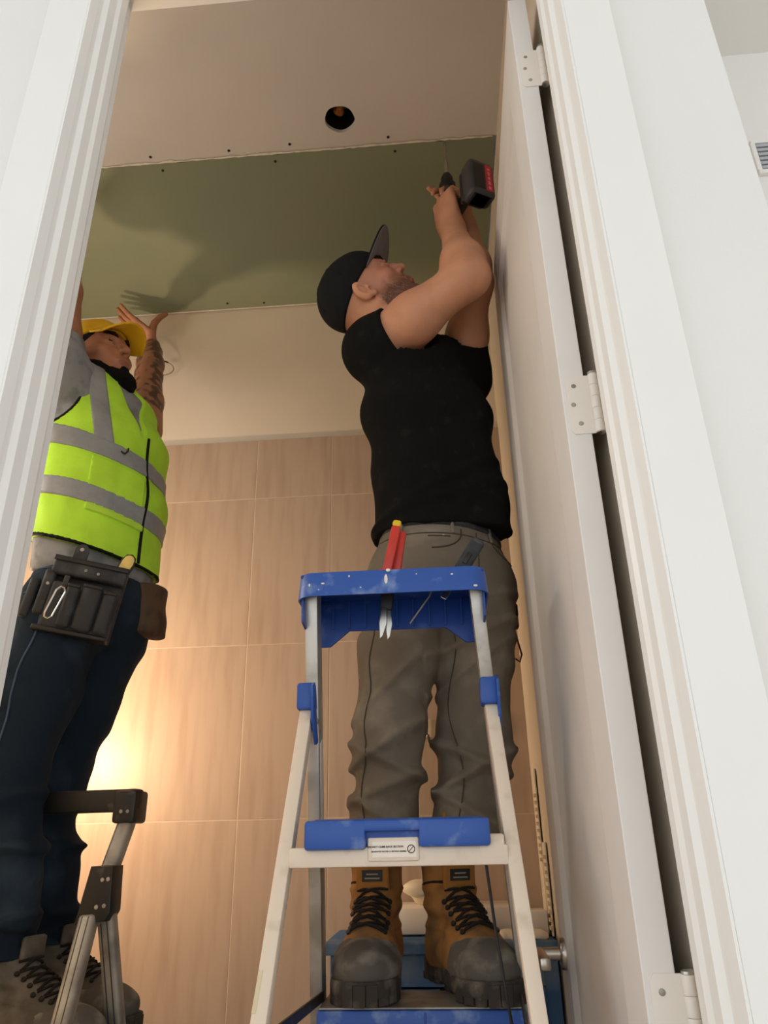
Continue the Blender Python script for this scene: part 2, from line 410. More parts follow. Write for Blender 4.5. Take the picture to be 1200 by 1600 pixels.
# torn paper along the seam, edge of the cut board by the back wall
def torn(y, wdt, seed, name, m, par, z=-.002, xa=LW_X+.05, xb=RW_X-.01, nn=140):
    r = random.Random(seed); bm = bmesh.new(); p = []
    for i in range(nn+1):
        x = xa+(xb-xa)*i/nn; w1 = wdt*(.25+.75*r.random())*(1.3 if r.random() < .12 else 1)
        p.append((bm.verts.new((x, y-w1, z-.0006*r.random())), bm.verts.new((x, y+.3*wdt*r.random(), z-.0015*r.random()))))
    for a, b in zip(p, p[1:]): bm.faces.new((a[0], b[0], b[1], a[1]))
    o = obj(name, bm, m, par); s = o.modifiers.new('t', 'SOLIDIFY'); s.thickness = .0008
torn(BY+.001, .007, 3, 'torn_edge', 'torn_paper', gb)
obj('cut_edge', B((LW_X+.02, BACK-.0135, -.004), (RW_X-.004, BACK-.0105, .012)), 'gypsum', gb)
bm = lathe(bmesh.new(), [(.0005, -.0028), (.0038, -.0022), (.0042, 0)], None, 12); scr = bpy.data.meshes.new('screw'); bm.to_mesh(scr); bm.free(); scr.materials.append(MATS['screw_dark'])
for (x, y) in [(-.77, 1.585), (-.42, 1.585), (-.055, 1.583), (-.74, 2.205), (-.6, 2.215), (-.37, 2.2), (-1.2, 1.585), (-1.15, 2.2), (.2, 2.2)]:
    o = bpy.data.objects.new('screw', scr); C.objects.link(o); o.parent = gb; o.location = (x, y, -.001)
for (x, y) in [(-.79, 1.535), (-.55, 1.535), (-.365, 1.53), (-.072, 1.533), (-1.2, 1.535)]:
    o = bpy.data.objects.new('screw', scr); C.objects.link(o); o.parent = ceil; o.location = (x, y, CEIL)
# wire loop on the back wall
wl = thing('wire_loop', 'thin loop of cable sticking out of the cream wall above the tiles', 'cable', (-.985, BACK, 2.74))
pts = [(.052*math.cos(a)*1.0, -.03+.012*math.cos(a), .033*math.sin(a)) for a in [math.radians(d) for d in range(150, -170, -12)]]
obj('cable', T([(-.05, .0, .016), (-.052, -.02, .018)]+pts, .0017), 'wire_grey', wl); obj('tape', T(pts[6:9], .0032), 'drill_black', wl)
# --- door frame
stop = [(Y0, 0), (Y0, .003), (.752, .006), (.764, .006), (.770, .013), (.790, .014), (.797, .018), (.816, .018), (.822, .016), (.823, 0)]
def jamb(name, x, sgn):
    bm = B((min(x, x-sgn*.02), YW, 0), (max(x, x-sgn*.02), Y1, HEAD+.02))
    fr = struct(name, bm, 'trim_white')
    b2 = bmesh.new(); n_ = len(stop)
    a = [b2.verts.new((x+sgn*p, y, 0)) for y, p in stop]; b = [b2.verts.new((x+sgn*p, y, HEAD)) for y, p in stop]
    for i in range(n_): b2.faces.new((a[i], a[(i+1) % n_], b[(i+1) % n_], b[i]))
    obj('door_stop', b2, 'trim_white', fr)
    return fr
jamb('trim_1', JL, 1); jamb('trim_2', JR, -1)
hd = struct('trim_3', B((JL, YW, HEAD), (JR, Y1, HEAD+.02)), 'trim_white')
b2 = bmesh.new(); a = [b2.verts.new((JL, y, HEAD-p)) for y, p in stop]; b = [b2.verts.new((JR, y, HEAD-p)) for y, p in stop]
for i in range(len(stop)): b2.faces.new((a[i], a[(i+1) % len(stop)], b[(i+1) % len(stop)], b[i]))
obj('door_stop', b2, 'trim_white', hd)
struct('trim_4', B((JL-.070, Y0, 0), (JL, YW, HEAD+.07), .0015), 'trim_white')
struct('trim_5', B((JR, Y0, 0), (JR+.069, YW, HEAD+.07), .0015), 'trim_white')
struct('trim_6', B((JL-.070, Y0, HEAD+.001), (JR+.069, YW, HEAD+.07), .0015), 'trim_white')
sl = SDF((.295, .72, .88), (.325, .76, .98), .0025)
for k in range(7): sl.ell((.3085, .7345, .905+k*.008), (.0042-.0003*abs(k-3), .0035, .009), None, .003)
o = sl.mesh('wood_filler_smear', 'tool_orange'); tag(o, 'ochre blob of filler on the edge of the white door casing', 'filler')
# --- door leaf, opened flat against the right wall
DA = math.radians(1.2); DL = .75; DT = .033
door = tag(bpy.data.objects.new('door_1', None), 'white panelled bathroom door opened against the right wall'); door['kind'] = 'structure'; C.objects.link(door)
door.location = (.189, .885, 0); door.rotation_euler = (0, 0, -DA)
SW, TOP = .115, 2.545
for y0_, y1_ in ((0, SW), (DL-SW, DL)): obj('stile', B((0, y0_, .012), (DT, y1_, TOP), .0015), 'door_white', door)
for z0_, z1_ in ((.012, .25), (TOP-.12, TOP)): obj('rail', B((.0003, SW, z0_), (DT-.0003, DL-SW, z1_)), 'door_white', door)
obj('panel', B((.009, SW, .25), (DT-.009, DL-SW, TOP-.12)), 'door_white', door)
bm = bmesh.new()
ring = lambda d, x: [bm.verts.new((x, SW+d, .25+d)), bm.verts.new((x, DL-SW-d, .25+d)), bm.verts.new((x, DL-SW-d, TOP-.12-d)), bm.verts.new((x, SW+d, TOP-.12-d))]
rs = [ring(0, .0002), ring(.004, .002), ring(.012, .0075), ring(.016, .0092), ring(0, .0095)]
for r1, r2 in zip(rs, rs[1:]):
    for k in range(4): bm.faces.new((r1[k], r1[(k+1) % 4], r2[(k+1) % 4], r2[k]))
obj('panel_moulding', bm, 'door_white', door, 40)
def hinge(z):
    h = obj('hinge', prism(bmesh.new(), [(.011, -.046), (.006, -.040), (.006, .040), (.011, .046), (DT+.006, .046), (DT+.006, -.046)], -.0016, 0, frame((0, 0, z), (0, 1, 0), (1, 0, 0))), 'hinge_white', door)
    # knuckles
    for k in range(5):
        za = z-.046+k*.0184
        obj('knuckle', lathe(bmesh.new(), [(.0065, 0), (.0068, .001), (.0068, .0170), (.0065, .018)], Matrix.Translation((DT+.011, -.003, za)), 14), 'hinge_white', h, 30)
    obj('hinge_pin', lathe(bmesh.new(), [(.003, -.0485), (.0062, -.0475), (.0062, -.046), (.003, -.046), (.003, .046), (.0068, .046), (.0068, .0485), (.004, .0505)], Matrix.Translation((DT+.011, -.003, z)), 14), 'steel', h, 30)
    for (x, zz) in ((.017, .03), (.0135, .0), (.020, -.03)): obj('hinge_screw', lathe(bmesh.new(), [(.0015, .0014), (.003, .001), (.0036, 0)], frame((x, -.0014, z+zz), (0, -1, 0), (1, 0, 0)), 10), 'alu_dull', h, 30)
for z in (2.35, 1.66, .945): hinge(z)
hdl = obj('door_handle', lathe(bmesh.new(), [(.026, 0), (.026, .006), (.024, .009), (.011, .010), (.010, .046), (.006, .048)], frame((0, DL-.066, .923), (-1, 0, 0), (0, 0, 1)), 28), 'nickel', door, 35)
obj('lever', B((-.056, DL-.066-.125, .913), (-.038, DL-.066+.012, .933), .004), 'nickel', hdl, 35)
# return-air grille on the far hall wall
vt = thing('wall_vent', 'white louvred air vent set in the bright hall wall', 'vent', (1.05, 1.37, 2.625))
obj('vent_recess', B((-.21, -.002, -.045), (.21, .0, .045)), 'drill_grey', vt)
for k in range(6): obj('louvre', B((-.21, -.012, -.006), (.21, -.002, .003), 0, Matrix.Translation((0, 0, -.036+k*.0145))), 'vent_grey', vt)
for z in (-.05, .05): obj('vent_frame', B((-.22, -.012, z-.006), (.22, 0, z+.006), .002), 'wall_white', vt)
for x in (-.216, .216): obj('vent_frame', B((x-.006, -.012, -.045), (x+.006, 0, .045), .002), 'wall_white', vt)
# hidden work lamp behind the man in the vest
wlmp = thing('work_lamp', 'bare warm work lamp on a thin stand behind the man in the vest', 'lamp', (-1.20, 1.84, 0))
obj('lamp_bulb', lathe(bmesh.new(), [(.004, 0), (.022, .02), (.03, .045), (.026, .07), (.012, .085), (.002, .088)], Matrix.Translation((0, 0, 1.26)), 20), 'bulb', wlmp, 60)
obj('lamp_socket', lathe(bmesh.new(), [(.012, 0), (.018, .01), (.018, .055), (.014, .06)], Matrix.Translation((0, 0, 1.205)), 16), 'drill_black', wlmp, 40)
obj('lamp_pole', T([(0, 0, .05), (0, 0, 1.21)], .009), 'drill_black', wlmp, 40)
for a in (.3, 2.4, 4.5): obj('lamp_leg', T([(0, 0, .25), (.13*math.cos(a), .13*math.sin(a), .008)], .007), 'drill_black', wlmp, 40)
ld = bpy.data.lights.new('lamp_light', 'POINT'); ld.energy = LAMP_W; ld.color = (1, .70, .44); ld.shadow_soft_size = .045
lo_ = bpy.data.objects.new('lamp_light', ld); C.objects.link(lo_); lo_.parent = wlmp; lo_.location = (0, -.0, 1.37)

# added fill light, unseen behind the left door jamb, brightens the upper room
wsc = thing('fill_light', 'added fill light, a long frosted panel out of view on the left bathroom wall', 'lamp', (LW_X, 1.45, 2.15))
obj('back_plate', B((0, -.47, -.13), (.02, .47, .13), .004), 'nickel', wsc, 40)
obj('diffuser', B((.02, -.45, -.11), (.05, .45, .11), .008), 'fill_diffuser', wsc, 40)
for y in (-.46, .46): obj('end_cap', B((.018, y-.012, -.118), (.054, y+.012, .118), .004), 'nickel', wsc, 40)
l2 = bpy.data.lights.new('fill_light_area', 'AREA'); l2.shape = 'RECTANGLE'; l2.size = .20; l2.size_y = .88; l2.energy = FILL_W; l2.color = (1, .93, .85)
l2o = bpy.data.objects.new('fill_light_area', l2); C.objects.link(l2o); l2o.parent = wsc; l2o.location = (.056, 0, 0); l2o.rotation_euler = (0, -math.pi/2, 0)

# ================================================================== cabinet behind the boots
cb = thing('vanity_cabinet', 'dusty blue cabinet standing in the corner behind the tan boots', 'cabinet', (0, 0, 0))
obj('cabinet_top', B((-.30, 1.955, .875), (RW_X-.006, BACK-.012, .900), .004), 'cabinet_blue', cb)
obj('side_panel', B((-.285, 1.975, 0), (-.265, BACK-.012, 0.874)), 'cabinet_blue', cb)
obj('side_panel', B((.205, 1.975, 0), (RW_X-.008, BACK-.012, 0.874)), 'cabinet_blue', cb)
obj('apron', B((-.265, 1.968, .81), (.205, 1.985, 0.874), .002), 'cabinet_blue', cb)
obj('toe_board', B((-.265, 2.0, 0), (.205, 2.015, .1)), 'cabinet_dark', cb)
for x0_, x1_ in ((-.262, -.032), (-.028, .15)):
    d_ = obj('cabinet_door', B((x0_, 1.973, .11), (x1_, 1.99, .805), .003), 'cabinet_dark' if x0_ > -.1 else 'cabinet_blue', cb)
    obj('knob', lathe(bmesh.new(), [(.004, 0), (.004, .012), (.011, .016), (.011, .022), (.006, .025)], frame((x1_-.03, 1.973, .7), (0, -1, 0)), 14), 'nickel', d_, 40)
obj('blue_post', B((.155, 1.962, 0), (.204, 1.99, .81), .003), 'cabinet_blue', cb)
o = obj('porcelain_slab', B((-.20, 2.06, .901), (.172, 2.225, .965), .014), 'porcelain', None, 40)
tag(o, 'low white porcelain slab lying on the blue cabinet', 'basin')
sl = SDF((-.2, 1.9, .87), (.24, 2.08, 1.06), .004)
for k in range(7): sl.ell((.13+.012*k, 2.0+.01*math.sin(k*2), .9+.006*math.cos(k*3)), (.024, .02, .016), None, .006)
sl.clip((0, 0, .901), (0, 0, -1)); sl.warp(lambda x, y, z: .003*noise3(x*120, y*120, z*120, 4))
o = sl.mesh('crumpled_rag', 'plastic_white'); tag(o, 'crumpled off-white rag on the blue cabinet by the door handle', 'rag')
sl = SDF((-.16, 1.95, .955), (.06, 2.2, 1.06), .004)
for k in range(6): sl.ell((-.05+.02*math.sin(k*2.2), 2.11+.015*math.cos(k*1.7), .985+.008*(k % 3)), (.05, .035, .02), None, .008)
sl.clip((0, 0, .966), (0, 0, -1)); sl.warp(lambda x, y, z: .004*noise3(x*90, y*90, z*90, 5))
o = sl.mesh('folded_towel', 'plastic_white'); tag(o, 'white crumpled cloth heaped on the porcelain slab between the boots', 'cloth')
o = obj('white_block', B((.175, 2.03, .901), (.232, 2.11, .955), .006), 'porcelain', None, 40); tag(o, 'small white block on the blue cabinet beside the tile strips', 'block')
# plastic tile-trim combs leaning against the right wall
for i, (y, z, h, t_) in enumerate([(2.13, 1.05, .235, 0), (2.05, .905, .20, .0)]):
    tr = thing('edge_trim', ['white slotted plastic trim strip leaning high against the cream wall', 'white slotted plastic trim strip standing on the blue cabinet'][i], 'trim strip', (RW_X-.004, y, z))
    if i == 0:
        obj('strip', B((-.004, -.03, -.155), (0, .02, h-.0), .001), 'plastic_white', tr)
    else: obj('strip', B((-.004, -.03, -.004), (0, .02, h), .001), 'plastic_white', tr)
    for k in range(10): obj('tooth', B((-.009, -.036, .01+k*.017), (-.003, -.012, .018+k*.017)), 'card', tr)
# rounded lamp shade edge seen between the knees
sc = thing('wall_soap_dish', 'small round white dish fixed to the tiles seen between the grey trouser legs', 'soap dish', (-.036, BACK-.012, 1.40))
obj('dish', lathe(bmesh.new(), [(.0, 0), (.022, .002), (.030, .012), (.033, .05), (.031, .05), (.027, .014), (.0, .006)], Matrix.Translation((0, -.04, -.02)), 24, False), 'card', sc, 40)
obj('bracket', B((-.012, -.012, -.012), (.012, .0, .012), .002), 'nickel', sc)

# ================================================================== BLUE STEP LADDER (seen from behind)
ladder = thing('step_ladder', 'aluminium step ladder with blue plastic tray, brackets and steps', 'ladder', (-.073, 1.3, 0))
def P(p): return Vector(p) - Vector((-.073, 1.3, 0))
LC = -.073
def front(z): return 1.24+.446*(1.517-z)            # y of the climbing frame
def rear(z): return 1.312-.47*(1.355-z)             # y of the rear frame
def half(z): return .143+.040*(1.517-z)
def skew(z, s, yf): return .045*(1.517-z) if (s > 0 and yf is front) else 0
def rail(nm, za, zb, yf, off, wx, wy, m):
    for s in (-1, 1):
        o = obj(nm, bar(bmesh.new(), P((LC+s*(half(za)+off)+skew(za, s, yf), yf(za), za)), P((LC+s*(half(zb)+off)+skew(zb, s, yf), yf(zb), zb)), wx, wy), m, ladder, 30)
        if nm == 'front_rail' and s < 0: fl = o
    return o
rail('front_rail', 0.012, 1.522, front, 0, .022, .05, 'aluminium')
rail('rear_rail', 0.012, 1.345, rear, .008, .021, .026, 'cream_metal')
for s in (-1, 1):                                   # groove lines of the extruded rails, rubber feet
    for yf, off in ((front, 0), (rear, .008)):
        obj('rubber_foot', bar(bmesh.new(), P((LC+s*(half(0)+off)+skew(0, s, yf), yf(0), 0.001)), P((LC+s*(half(.05)+off)+skew(.05, s, yf), yf(.05), .05)), .03, .055 if yf is front else .034, bev=.004), 'black_plastic', ladder, 30)
# printed label on the inner side of the left climbing rail, masking tape on the left rear rail
obj('rail_label', bar(bmesh.new(), P((LC-half(1.28)+.0113, front(1.28), 1.28)), P((LC-half(1.14)+.0113, front(1.14), 1.14)), .0008, .028, bev=0), 'sticker', ladder)
obj('masking_tape', bar(bmesh.new(), P((LC-half(.96)-.0145, rear(.96)-.0006, .96)), P((LC-half(.915)-.0155, rear(.915)-.0006, .915)), .0062, .0266, bev=.001), 'masking', ladder)
# hinge brackets
for s in (-1, 1):
    z = 1.345; x = LC+s*(half(z)+.008)
    b = obj('hinge_bracket', B((-.0165, -.03, -.012), (.0165, .012, .034), .005, Matrix.Translation(P((x, rear(z)-.004, z-.008)))), 'blue_plastic', ladder, 40)
    m_ = frame(P((x+.013, front(z)-.03, z)), (1, 0, 0), (0, 1, 0))
    obj('bracket_plate', prism(bmesh.new(), [(-.028, .018), (-.02, -.035), (.02, -.075), (.058, -.062), (.055, .032), (.0, .03)], -.0025, .0025, m_, .001), 'blue_plastic', b, 40)
    for (dy, dz) in ((.02, -.035), (.035, 0), (.04, -.05)):
        obj('rivet', lathe(bmesh.new(), [(.0055, 0), (.005, .0015), (.002, .0025)], frame(P((x+.0155, front(z)-.03+dy, z+dz)), (1, 0, 0)), 10), 'alu_dull', b, 40)
# top tray: front lip, deep far skirt with tabs, deck
x0_, x1_ = LC-.158, LC+.158
tray = obj('tool_tray', B((x0_, 1.196, 1.534), (x1_, 1.352, 1.541), .003, Matrix.Translation(P((0, 0, 0)))), 'blue_deep', ladder, 40)
pf = []
for i in range(13):                                  # lip with rounded plan corners, swept profile
    pass
def lip_ring(d, z):
    r = .026; pts = []
    for cx, cy, a0 in ((x1_-r, 1.345-r, 0), (x0_+r, 1.345-r, 90), (x0_+r, 1.19+r, 180), (x1_-r, 1.19+r, 270)):
        for k in range(7):
            a = math.radians(a0+k*15); pts.append(P((cx+(r+d)*math.cos(a), cy+(r+d)*math.sin(a), z)))
    return pts
bm = bmesh.new(); rg = []
for d, z in ((-.004, 1.5425), (.001, 1.541), (.003, 1.536), (.006, 1.498), (.0025, 1.498), (-.001, 1.534)):
    rg.append([bm.verts.new(p) for p in lip_ring(d, z)])
for a_, b_ in zip(rg, rg[1:]+rg[:1]):
    for k in range(len(a_)): bm.faces.new((a_[k], a_[(k+1) % len(a_)], b_[(k+1) % len(a_)], b_[k]))
obj('tray_lip', bm, 'blue_plastic', tray, 45)
m_ = frame(P((LC, 1.343, 1.535)), (0, -1, 0), (1, 0, 0))
obj('tray_skirt', prism(bmesh.new(), [(-.15, 0), (-.15, -.088), (-.125, -.088), (-.09, -.058), (.09, -.058), (.125, -.088), (.15, -.088), (.15, 0)], 0, .004, m_, .0008), 'blue_deep', tray, 30)
for k in range(9): obj('tray_rib', bar(bmesh.new(), P((LC-.12+k*.03, 1.337, 1.532)), P((LC-.12+k*.03, 1.337, 1.48)), .003, .004, bev=0), 'blue_deep', tray)
for s in (-1, 1):
    obj('tray_cheek', prism(bmesh.new(), [(-.07, 0), (-.06, -.075), (-.025, -.08), (.03, -.035), (.07, -.03), (.07, 0)], -.002, .002, frame(P((LC+s*.155, 1.27, 1.535)), (s, 0, 0), (0, s, 0)) if s > 0 else frame(P((LC-.155, 1.27, 1.535)), (1, 0, 0), (0, 1, 0)), .0008), 'blue_deep', tray)
def blob(nm, c, r, m, par, seed=0):
    b_ = bmesh.new(); bmesh.ops.create_uvsphere(b_, u_segments=10, v_segments=6, radius=1)
    for v in b_.verts: v.co = Vector((v.co.x*r[0], v.co.y*r[1], v.co.z*r[2]))
    bmesh.ops.translate(b_, verts=b_.verts, vec=P(c)); return obj(nm, b_, m, par, 60)
for (x, z, rx, rz) in ((-.082, 1.523, .003, .009), (-.078, 1.539, .004, .003), (-.19, 1.52, .0035, .0015), (-.213, 1.518, .0018, .003), (-.145, 1.531, .0016, .002), (.068, 1.505, .004, .002), (.03, 1.527, .0025, .0015), (-.125, 1.51, .0015, .002), (-.197, 1.509, .0018, .0015), (-.03, 1.53, .0013, .0013)):
    blob('paint_drip', (x, 1.186, z), (rx, .0015, rz), 'paint_white', tray)
# platform step with latch bar at the back
obj('platform', B((LC-.128, 1.175, 1.108), (LC+.128, 1.40, 1.148), .007, Matrix.Translation(P((0, 0, 0)))), 'blue_plastic', ladder, 40)
pl = ladder.children[-1]
bm = B((LC-.135, 1.158, 1.106), (LC-.045, 1.180, 1.146), .005); box(bm, (LC+.032, 1.158, 1.108), (LC+.135, 1.180, 1.146), .005); box(bm, (LC-.06, 1.1595, 1.130), (LC+.045, 1.180, 1.1455), .004)
bmesh.ops.translate(bm, verts=bm.verts, vec=P((0, 0, 0))); obj('platform_hook', bm, 'blue_plastic', pl, 40)
obj('platform_slot', B((LC-.062, 1.1705, 1.114), (LC+.048, 1.180, 1.142), 0, Matrix.Translation(P((0, 0, 0)))), 'blue_deep', pl)
xb = half(1.1)+.008
cbm = B((LC-xb+.008, 1.172, 1.083), (LC+xb-.008, 1.192, 1.110), .003); box(cbm, (LC-.043, 1.168, 1.09), (LC+.032, 1.19, 1.122), .003); box(cbm, (LC+xb-.05, 1.1712, 1.09), (LC+xb-.012, 1.19, 1.124), .004)
bmesh.ops.translate(cbm, verts=cbm.verts, vec=P((0, 0, 0))); cbar = obj('rear_cross_bar', cbm, 'cream_metal', ladder, 40)
st = obj('warning_sticker', B((-.038, -.0006, -.0105), (.026, 0, .0105), 0, Matrix.Translation(P((LC+.002, 1.1676, 1.106)))), 'sticker', cbar)
for k, tx in enumerate(('DO NOT CLIMB BACK SECTION', 'NE MONTEZ PAS SUR LA SECTION ARRIERE')):
    me = text_mesh(tx, .0036 if k == 0 else .0026); me.transform(Matrix.Translation(P((LC-.012 if k else LC-.0165, 1.1668, 1.1093-.0062*k))) @ Matrix.Rotation(math.pi/2, 4, 'X')); obj('lettering', me, 'lettering', st)
c0 = P((LC+.0205, 1.1665, 1.106)); obj('prohibition_ring', T([c0+Vector((.0052*math.cos(a), 0, .0052*math.sin(a))) for a in [k*math.pi/12 for k in range(24)]], .0006, 6, True), 'dark_red', st)
obj('prohibition_bar', T([c0+Vector((-.0036, 0, -.0036)), c0+Vector((.0036, 0, .0036))], .0005, 6), 'dark_red', st)
# lower steps on the climbing frame
for zt in (.858, .575, .29):
    yf = front(zt); hw = half(zt)
    s_ = obj('step', B((LC-hw+.008, yf-.075, zt-.045), (LC+hw-.008+skew(zt, 1, front), yf+.08, zt), .006, Matrix.Translation(P((0, 0, 0)))), 'blue_plastic', ladder, 40)
    obj('step_tread', B((LC-hw+.012, yf-.072, zt), (LC+hw-.012+skew(zt, 1, front), yf+.077, zt+.003), .001, Matrix.Translation(P((0, 0, 0)))), 'alu_dull', s_)
    obj('step_notch', B((LC+.02, yf-.0765, zt-.04), (LC+.024, yf-.0745, zt-.004), 0, Matrix.Translation(P((0, 0, 0)))), 'blue_deep', s_)
# black strap spreaders, lower rear brace
for s in (-1, 1):
    z0_ = .895
    obj('spreader_bar', bar(bmesh.new(), P((LC+s*(half(z0_)-.008), rear(z0_), z0_)), P((LC+s*(half(.86)-.012)+skew(.86, s, front), front(.86)-.02, .86+.01)), .004, .016, bev=.001), 'black_plastic', ladder)
obj('rear_brace', bar(bmesh.new(), P((LC-half(.45), rear(.45), .45)), P((LC+half(.45), rear(.45), .45)), .016, .022, (0, 1, 0)), 'alu_dull', ladder)
o = obj('cord', T([(.055, 1.20, 1.083), (.062, 1.205, 1.0), (.07, 1.20, .93), (.078, 1.21, .86), (.08, 1.22, .6)], .0022), 'drill_black'); tag(o, 'thin black cord hanging down in front of the tan boot', 'cord')
# ================================================================== tools in the tray
sn = thing('tin_snips', 'red and yellow handled tin snips pushed down through the ladder tray', 'tin snips', (-.082, 1.26, 1.53))
def sn_handle(dx, tilt, m1, y, long_):
    ax = Vector((tilt, 0, 1)).normalized(); b0 = Vector((dx, y, .018))
    h = obj('handle', bar(bmesh.new(), b0, b0+ax*long_, .017, .013, bev=.004), m1, sn, 40)
    obj('grip_band', bar(bmesh.new(), b0-ax*.004, b0+ax*.004, .0185, .0145, bev=.003), 'tool_yellow', h, 40)
    return h, b0+ax*long_, ax
h, e, ax = sn_handle(-.005, .22, 'tool_red', -.006, .102); obj('handle_tip', bar(bmesh.new(), e-ax*.002, e+ax*.012, .016, .013, bev=.005), 'tool_yellow', h, 40)
obj('thumb_guard', bar(bmesh.new(), Vector((-.014, -.006, .022)), Vector((-.009, -.006, .034)), .012, .012, bev=.003), 'tool_red', h, 40)
h, e, ax = sn_handle(.010, .17, 'tool_red', .010, .096)
obj('pivot_body', bar(bmesh.new(), (-.006, .0, -.04), (.002, .0, .03), .022, .012, bev=.004), 'drill_black', sn, 40)
obj('spring', T([(.004+.003*math.sin(k*.8), .002+.003*math.cos(k*.8), .008+k*.0012) for k in range(20)], .0009, 6), 'steel', sn)
for s, w_ in ((-1, .006), (1, .007)):
    obj('blade', prism(bmesh.new(), [(-.004, 0), (.006, 0), (.0085, -.03), (.004, -.052), (-.0005, -.058), (-.005, -.03)], -.003, .003, Matrix.Translation((-.009+s*.003+.002, s*.0035, -.035)) @ Matrix.Rotation(math.pi/2, 4, 'X') @ Matrix.Rotation(s*.06-.06, 4, 'Z'), .0015), 'steel', sn, 40)
kn = thing('utility_knife', 'dark scuffed utility knife leaning out of the ladder tray', 'knife', (.030, 1.26, 1.542))
ax = Vector((.52, .05, .8)).normalized(); kb = Vector((0, 0, -.01))
h = obj('knife_body', bar(bmesh.new(), kb+ax*.01, kb+ax*.100, .026, .015, (1, 0, 0), .0055), 'leather_black', kn, 40)
obj('slider', bar(bmesh.new(), kb+ax*.045+Vector((0, -.008, 0)), kb+ax*.068+Vector((0, -.008, 0)), .009, .004, bev=.0015), 'black_plastic', h, 40)
obj('rim_band', bar(bmesh.new(), kb+ax*.090, kb+ax*.102, .023, .0165, (1, 0, 0), .005), 'drill_grey', h, 40)
obj('blade', bar(bmesh.new(), kb+ax*-.03, kb+ax*.012, .011, .003, (1, 0, 0), .0008), 'steel', kn)
sd = thing('screwdriver', 'orange handled screwdriver lying in the blue ladder tray', 'screwdriver', (-.13, 1.30, 1.546))
obj('handle', lathe(bmesh.new(), [(.006, 0), (.008, .004), (.008, .03), (.006, .035)], frame((0, 0, .012), (.5, .2, .15)), 12), 'tool_orange', sd, 40); obj('shaft', T([(.02, .01, .018), (.10, .04, .006)], .002), 'steel', sd)
o = obj('cable_tie', T([(.005, 1.25, 1.545), (-.01, 1.235, 1.505), (-.045, 1.225, 1.455)], .0013), 'wire_grey'); tag(o, 'thin pale cable tie hanging out under the blue tray', 'cable tie')

# ================================================================== BLACK LADDER on the left
bl = thing('step_stool', 'silver step stool with black plastic handle bar by the jeans', 'step stool', (-.72, 1.5, 0))
def Q(p): return Vector(p) - Vector((-.72, 1.5, 0))
hz = 1.203
xr, xl = -.652, -1.03
ys = lambda x: 1.590+.075*(xr-x)/(xr-xl)
hb = obj('handle_bar', bar(bmesh.new(), Q((xl-.02, ys(xl), hz)), Q((xr+.022, ys(xr), hz)), .034, .044, (0, 1, 0), .007), 'black_plastic', bl, 40)
for x in (xr-.005, xl+.005):
    obj('end_cap', B((x-.022, ys(x)-.021, hz-.044), (x+.026, ys(x)+.05, hz+.019), .007, Matrix.Translation(Q((0, 0, 0)))), 'black_plastic', hb, 40)
    for k in range(2): obj('rivet', lathe(bmesh.new(), [(.004, 0), (.0035, .0015), (.001, .002)], frame(Q((x-.002+k*.014, ys(x)-.0215, hz-.022)), (0, -1, 0)), 10), 'alu_dull', hb, 40)
def leg(nm, x, ya, za, yb, zb, xo, m='alu_dull', r=.033):
    o = obj(nm, bar(bmesh.new(), Q((x, ya, za)), Q((x+xo, yb, zb)), r, .028, (1, 0, 0), .008), m, bl, 50)
    for dx in (-.007, .005): obj('rail_groove', bar(bmesh.new(), Q((x+dx, ya-.0145, za)), Q((x+xo+dx, yb-.0145, zb)), .0022, .002, (1, 0, 0), 0), 'drill_grey', o)
    return o
for x, s in ((xr, 1), (xl, -1)):
    dy = ys(x)-ys(xr)
    leg('upper_rail', x, 1.595+dy, hz-.035, 1.50+dy, .985, -.012*s)
    leg('front_leg', x-.014*s, 1.50+dy, 1.0, 1.02+dy, .02, .055*s)
    leg('rear_leg', x+.008*s, 1.515+dy, 1.02, 1.93, .02, .045*s)
    b_ = obj('hinge_bracket', prism(bmesh.new(), [(-.034, -.058), (-.016, .038), (.028, .038), (.032, -.038), (.024, -.054)], -.026, .026, frame(Q((x-.004*s, 1.515+dy, 1.045)), (0, -1, 0), (1, 0, 0)), .004), 'black_plastic', bl, 40)
    for dx, dz in ((.012, .015), (.006, -.03), (.022, -.028), (.024, .016)): obj('rivet', lathe(bmesh.new(), [(.004, 0), (.0035, .0015), (.001, .002)], frame(Q((x-.004*s+dx*.9, 1.4885+dy, 1.045+dz)), (0, -1, 0)), 10), 'alu_dull', b_, 40)
obj('top_step', B((xl+.03, 1.47, .735), (xr-.03, 1.84, .765), .006, Matrix.Translation(Q((0, 0, 0)))), 'black_plastic', bl, 40)
obj('lower_step', B((xl+.02, 1.17, .39), (xr-.02, 1.40, .42), .006, Matrix.Translation(Q((0, 0, 0)))), 'black_plastic', bl, 40)
for x in (xl+.02, xr-.02): obj('step_arm', bar(bmesh.new(), Q((x, 1.38, .74)), Q((x, 1.66, .74)), .012, .02, (1, 0, 0), .002), 'alu_dull', bl)

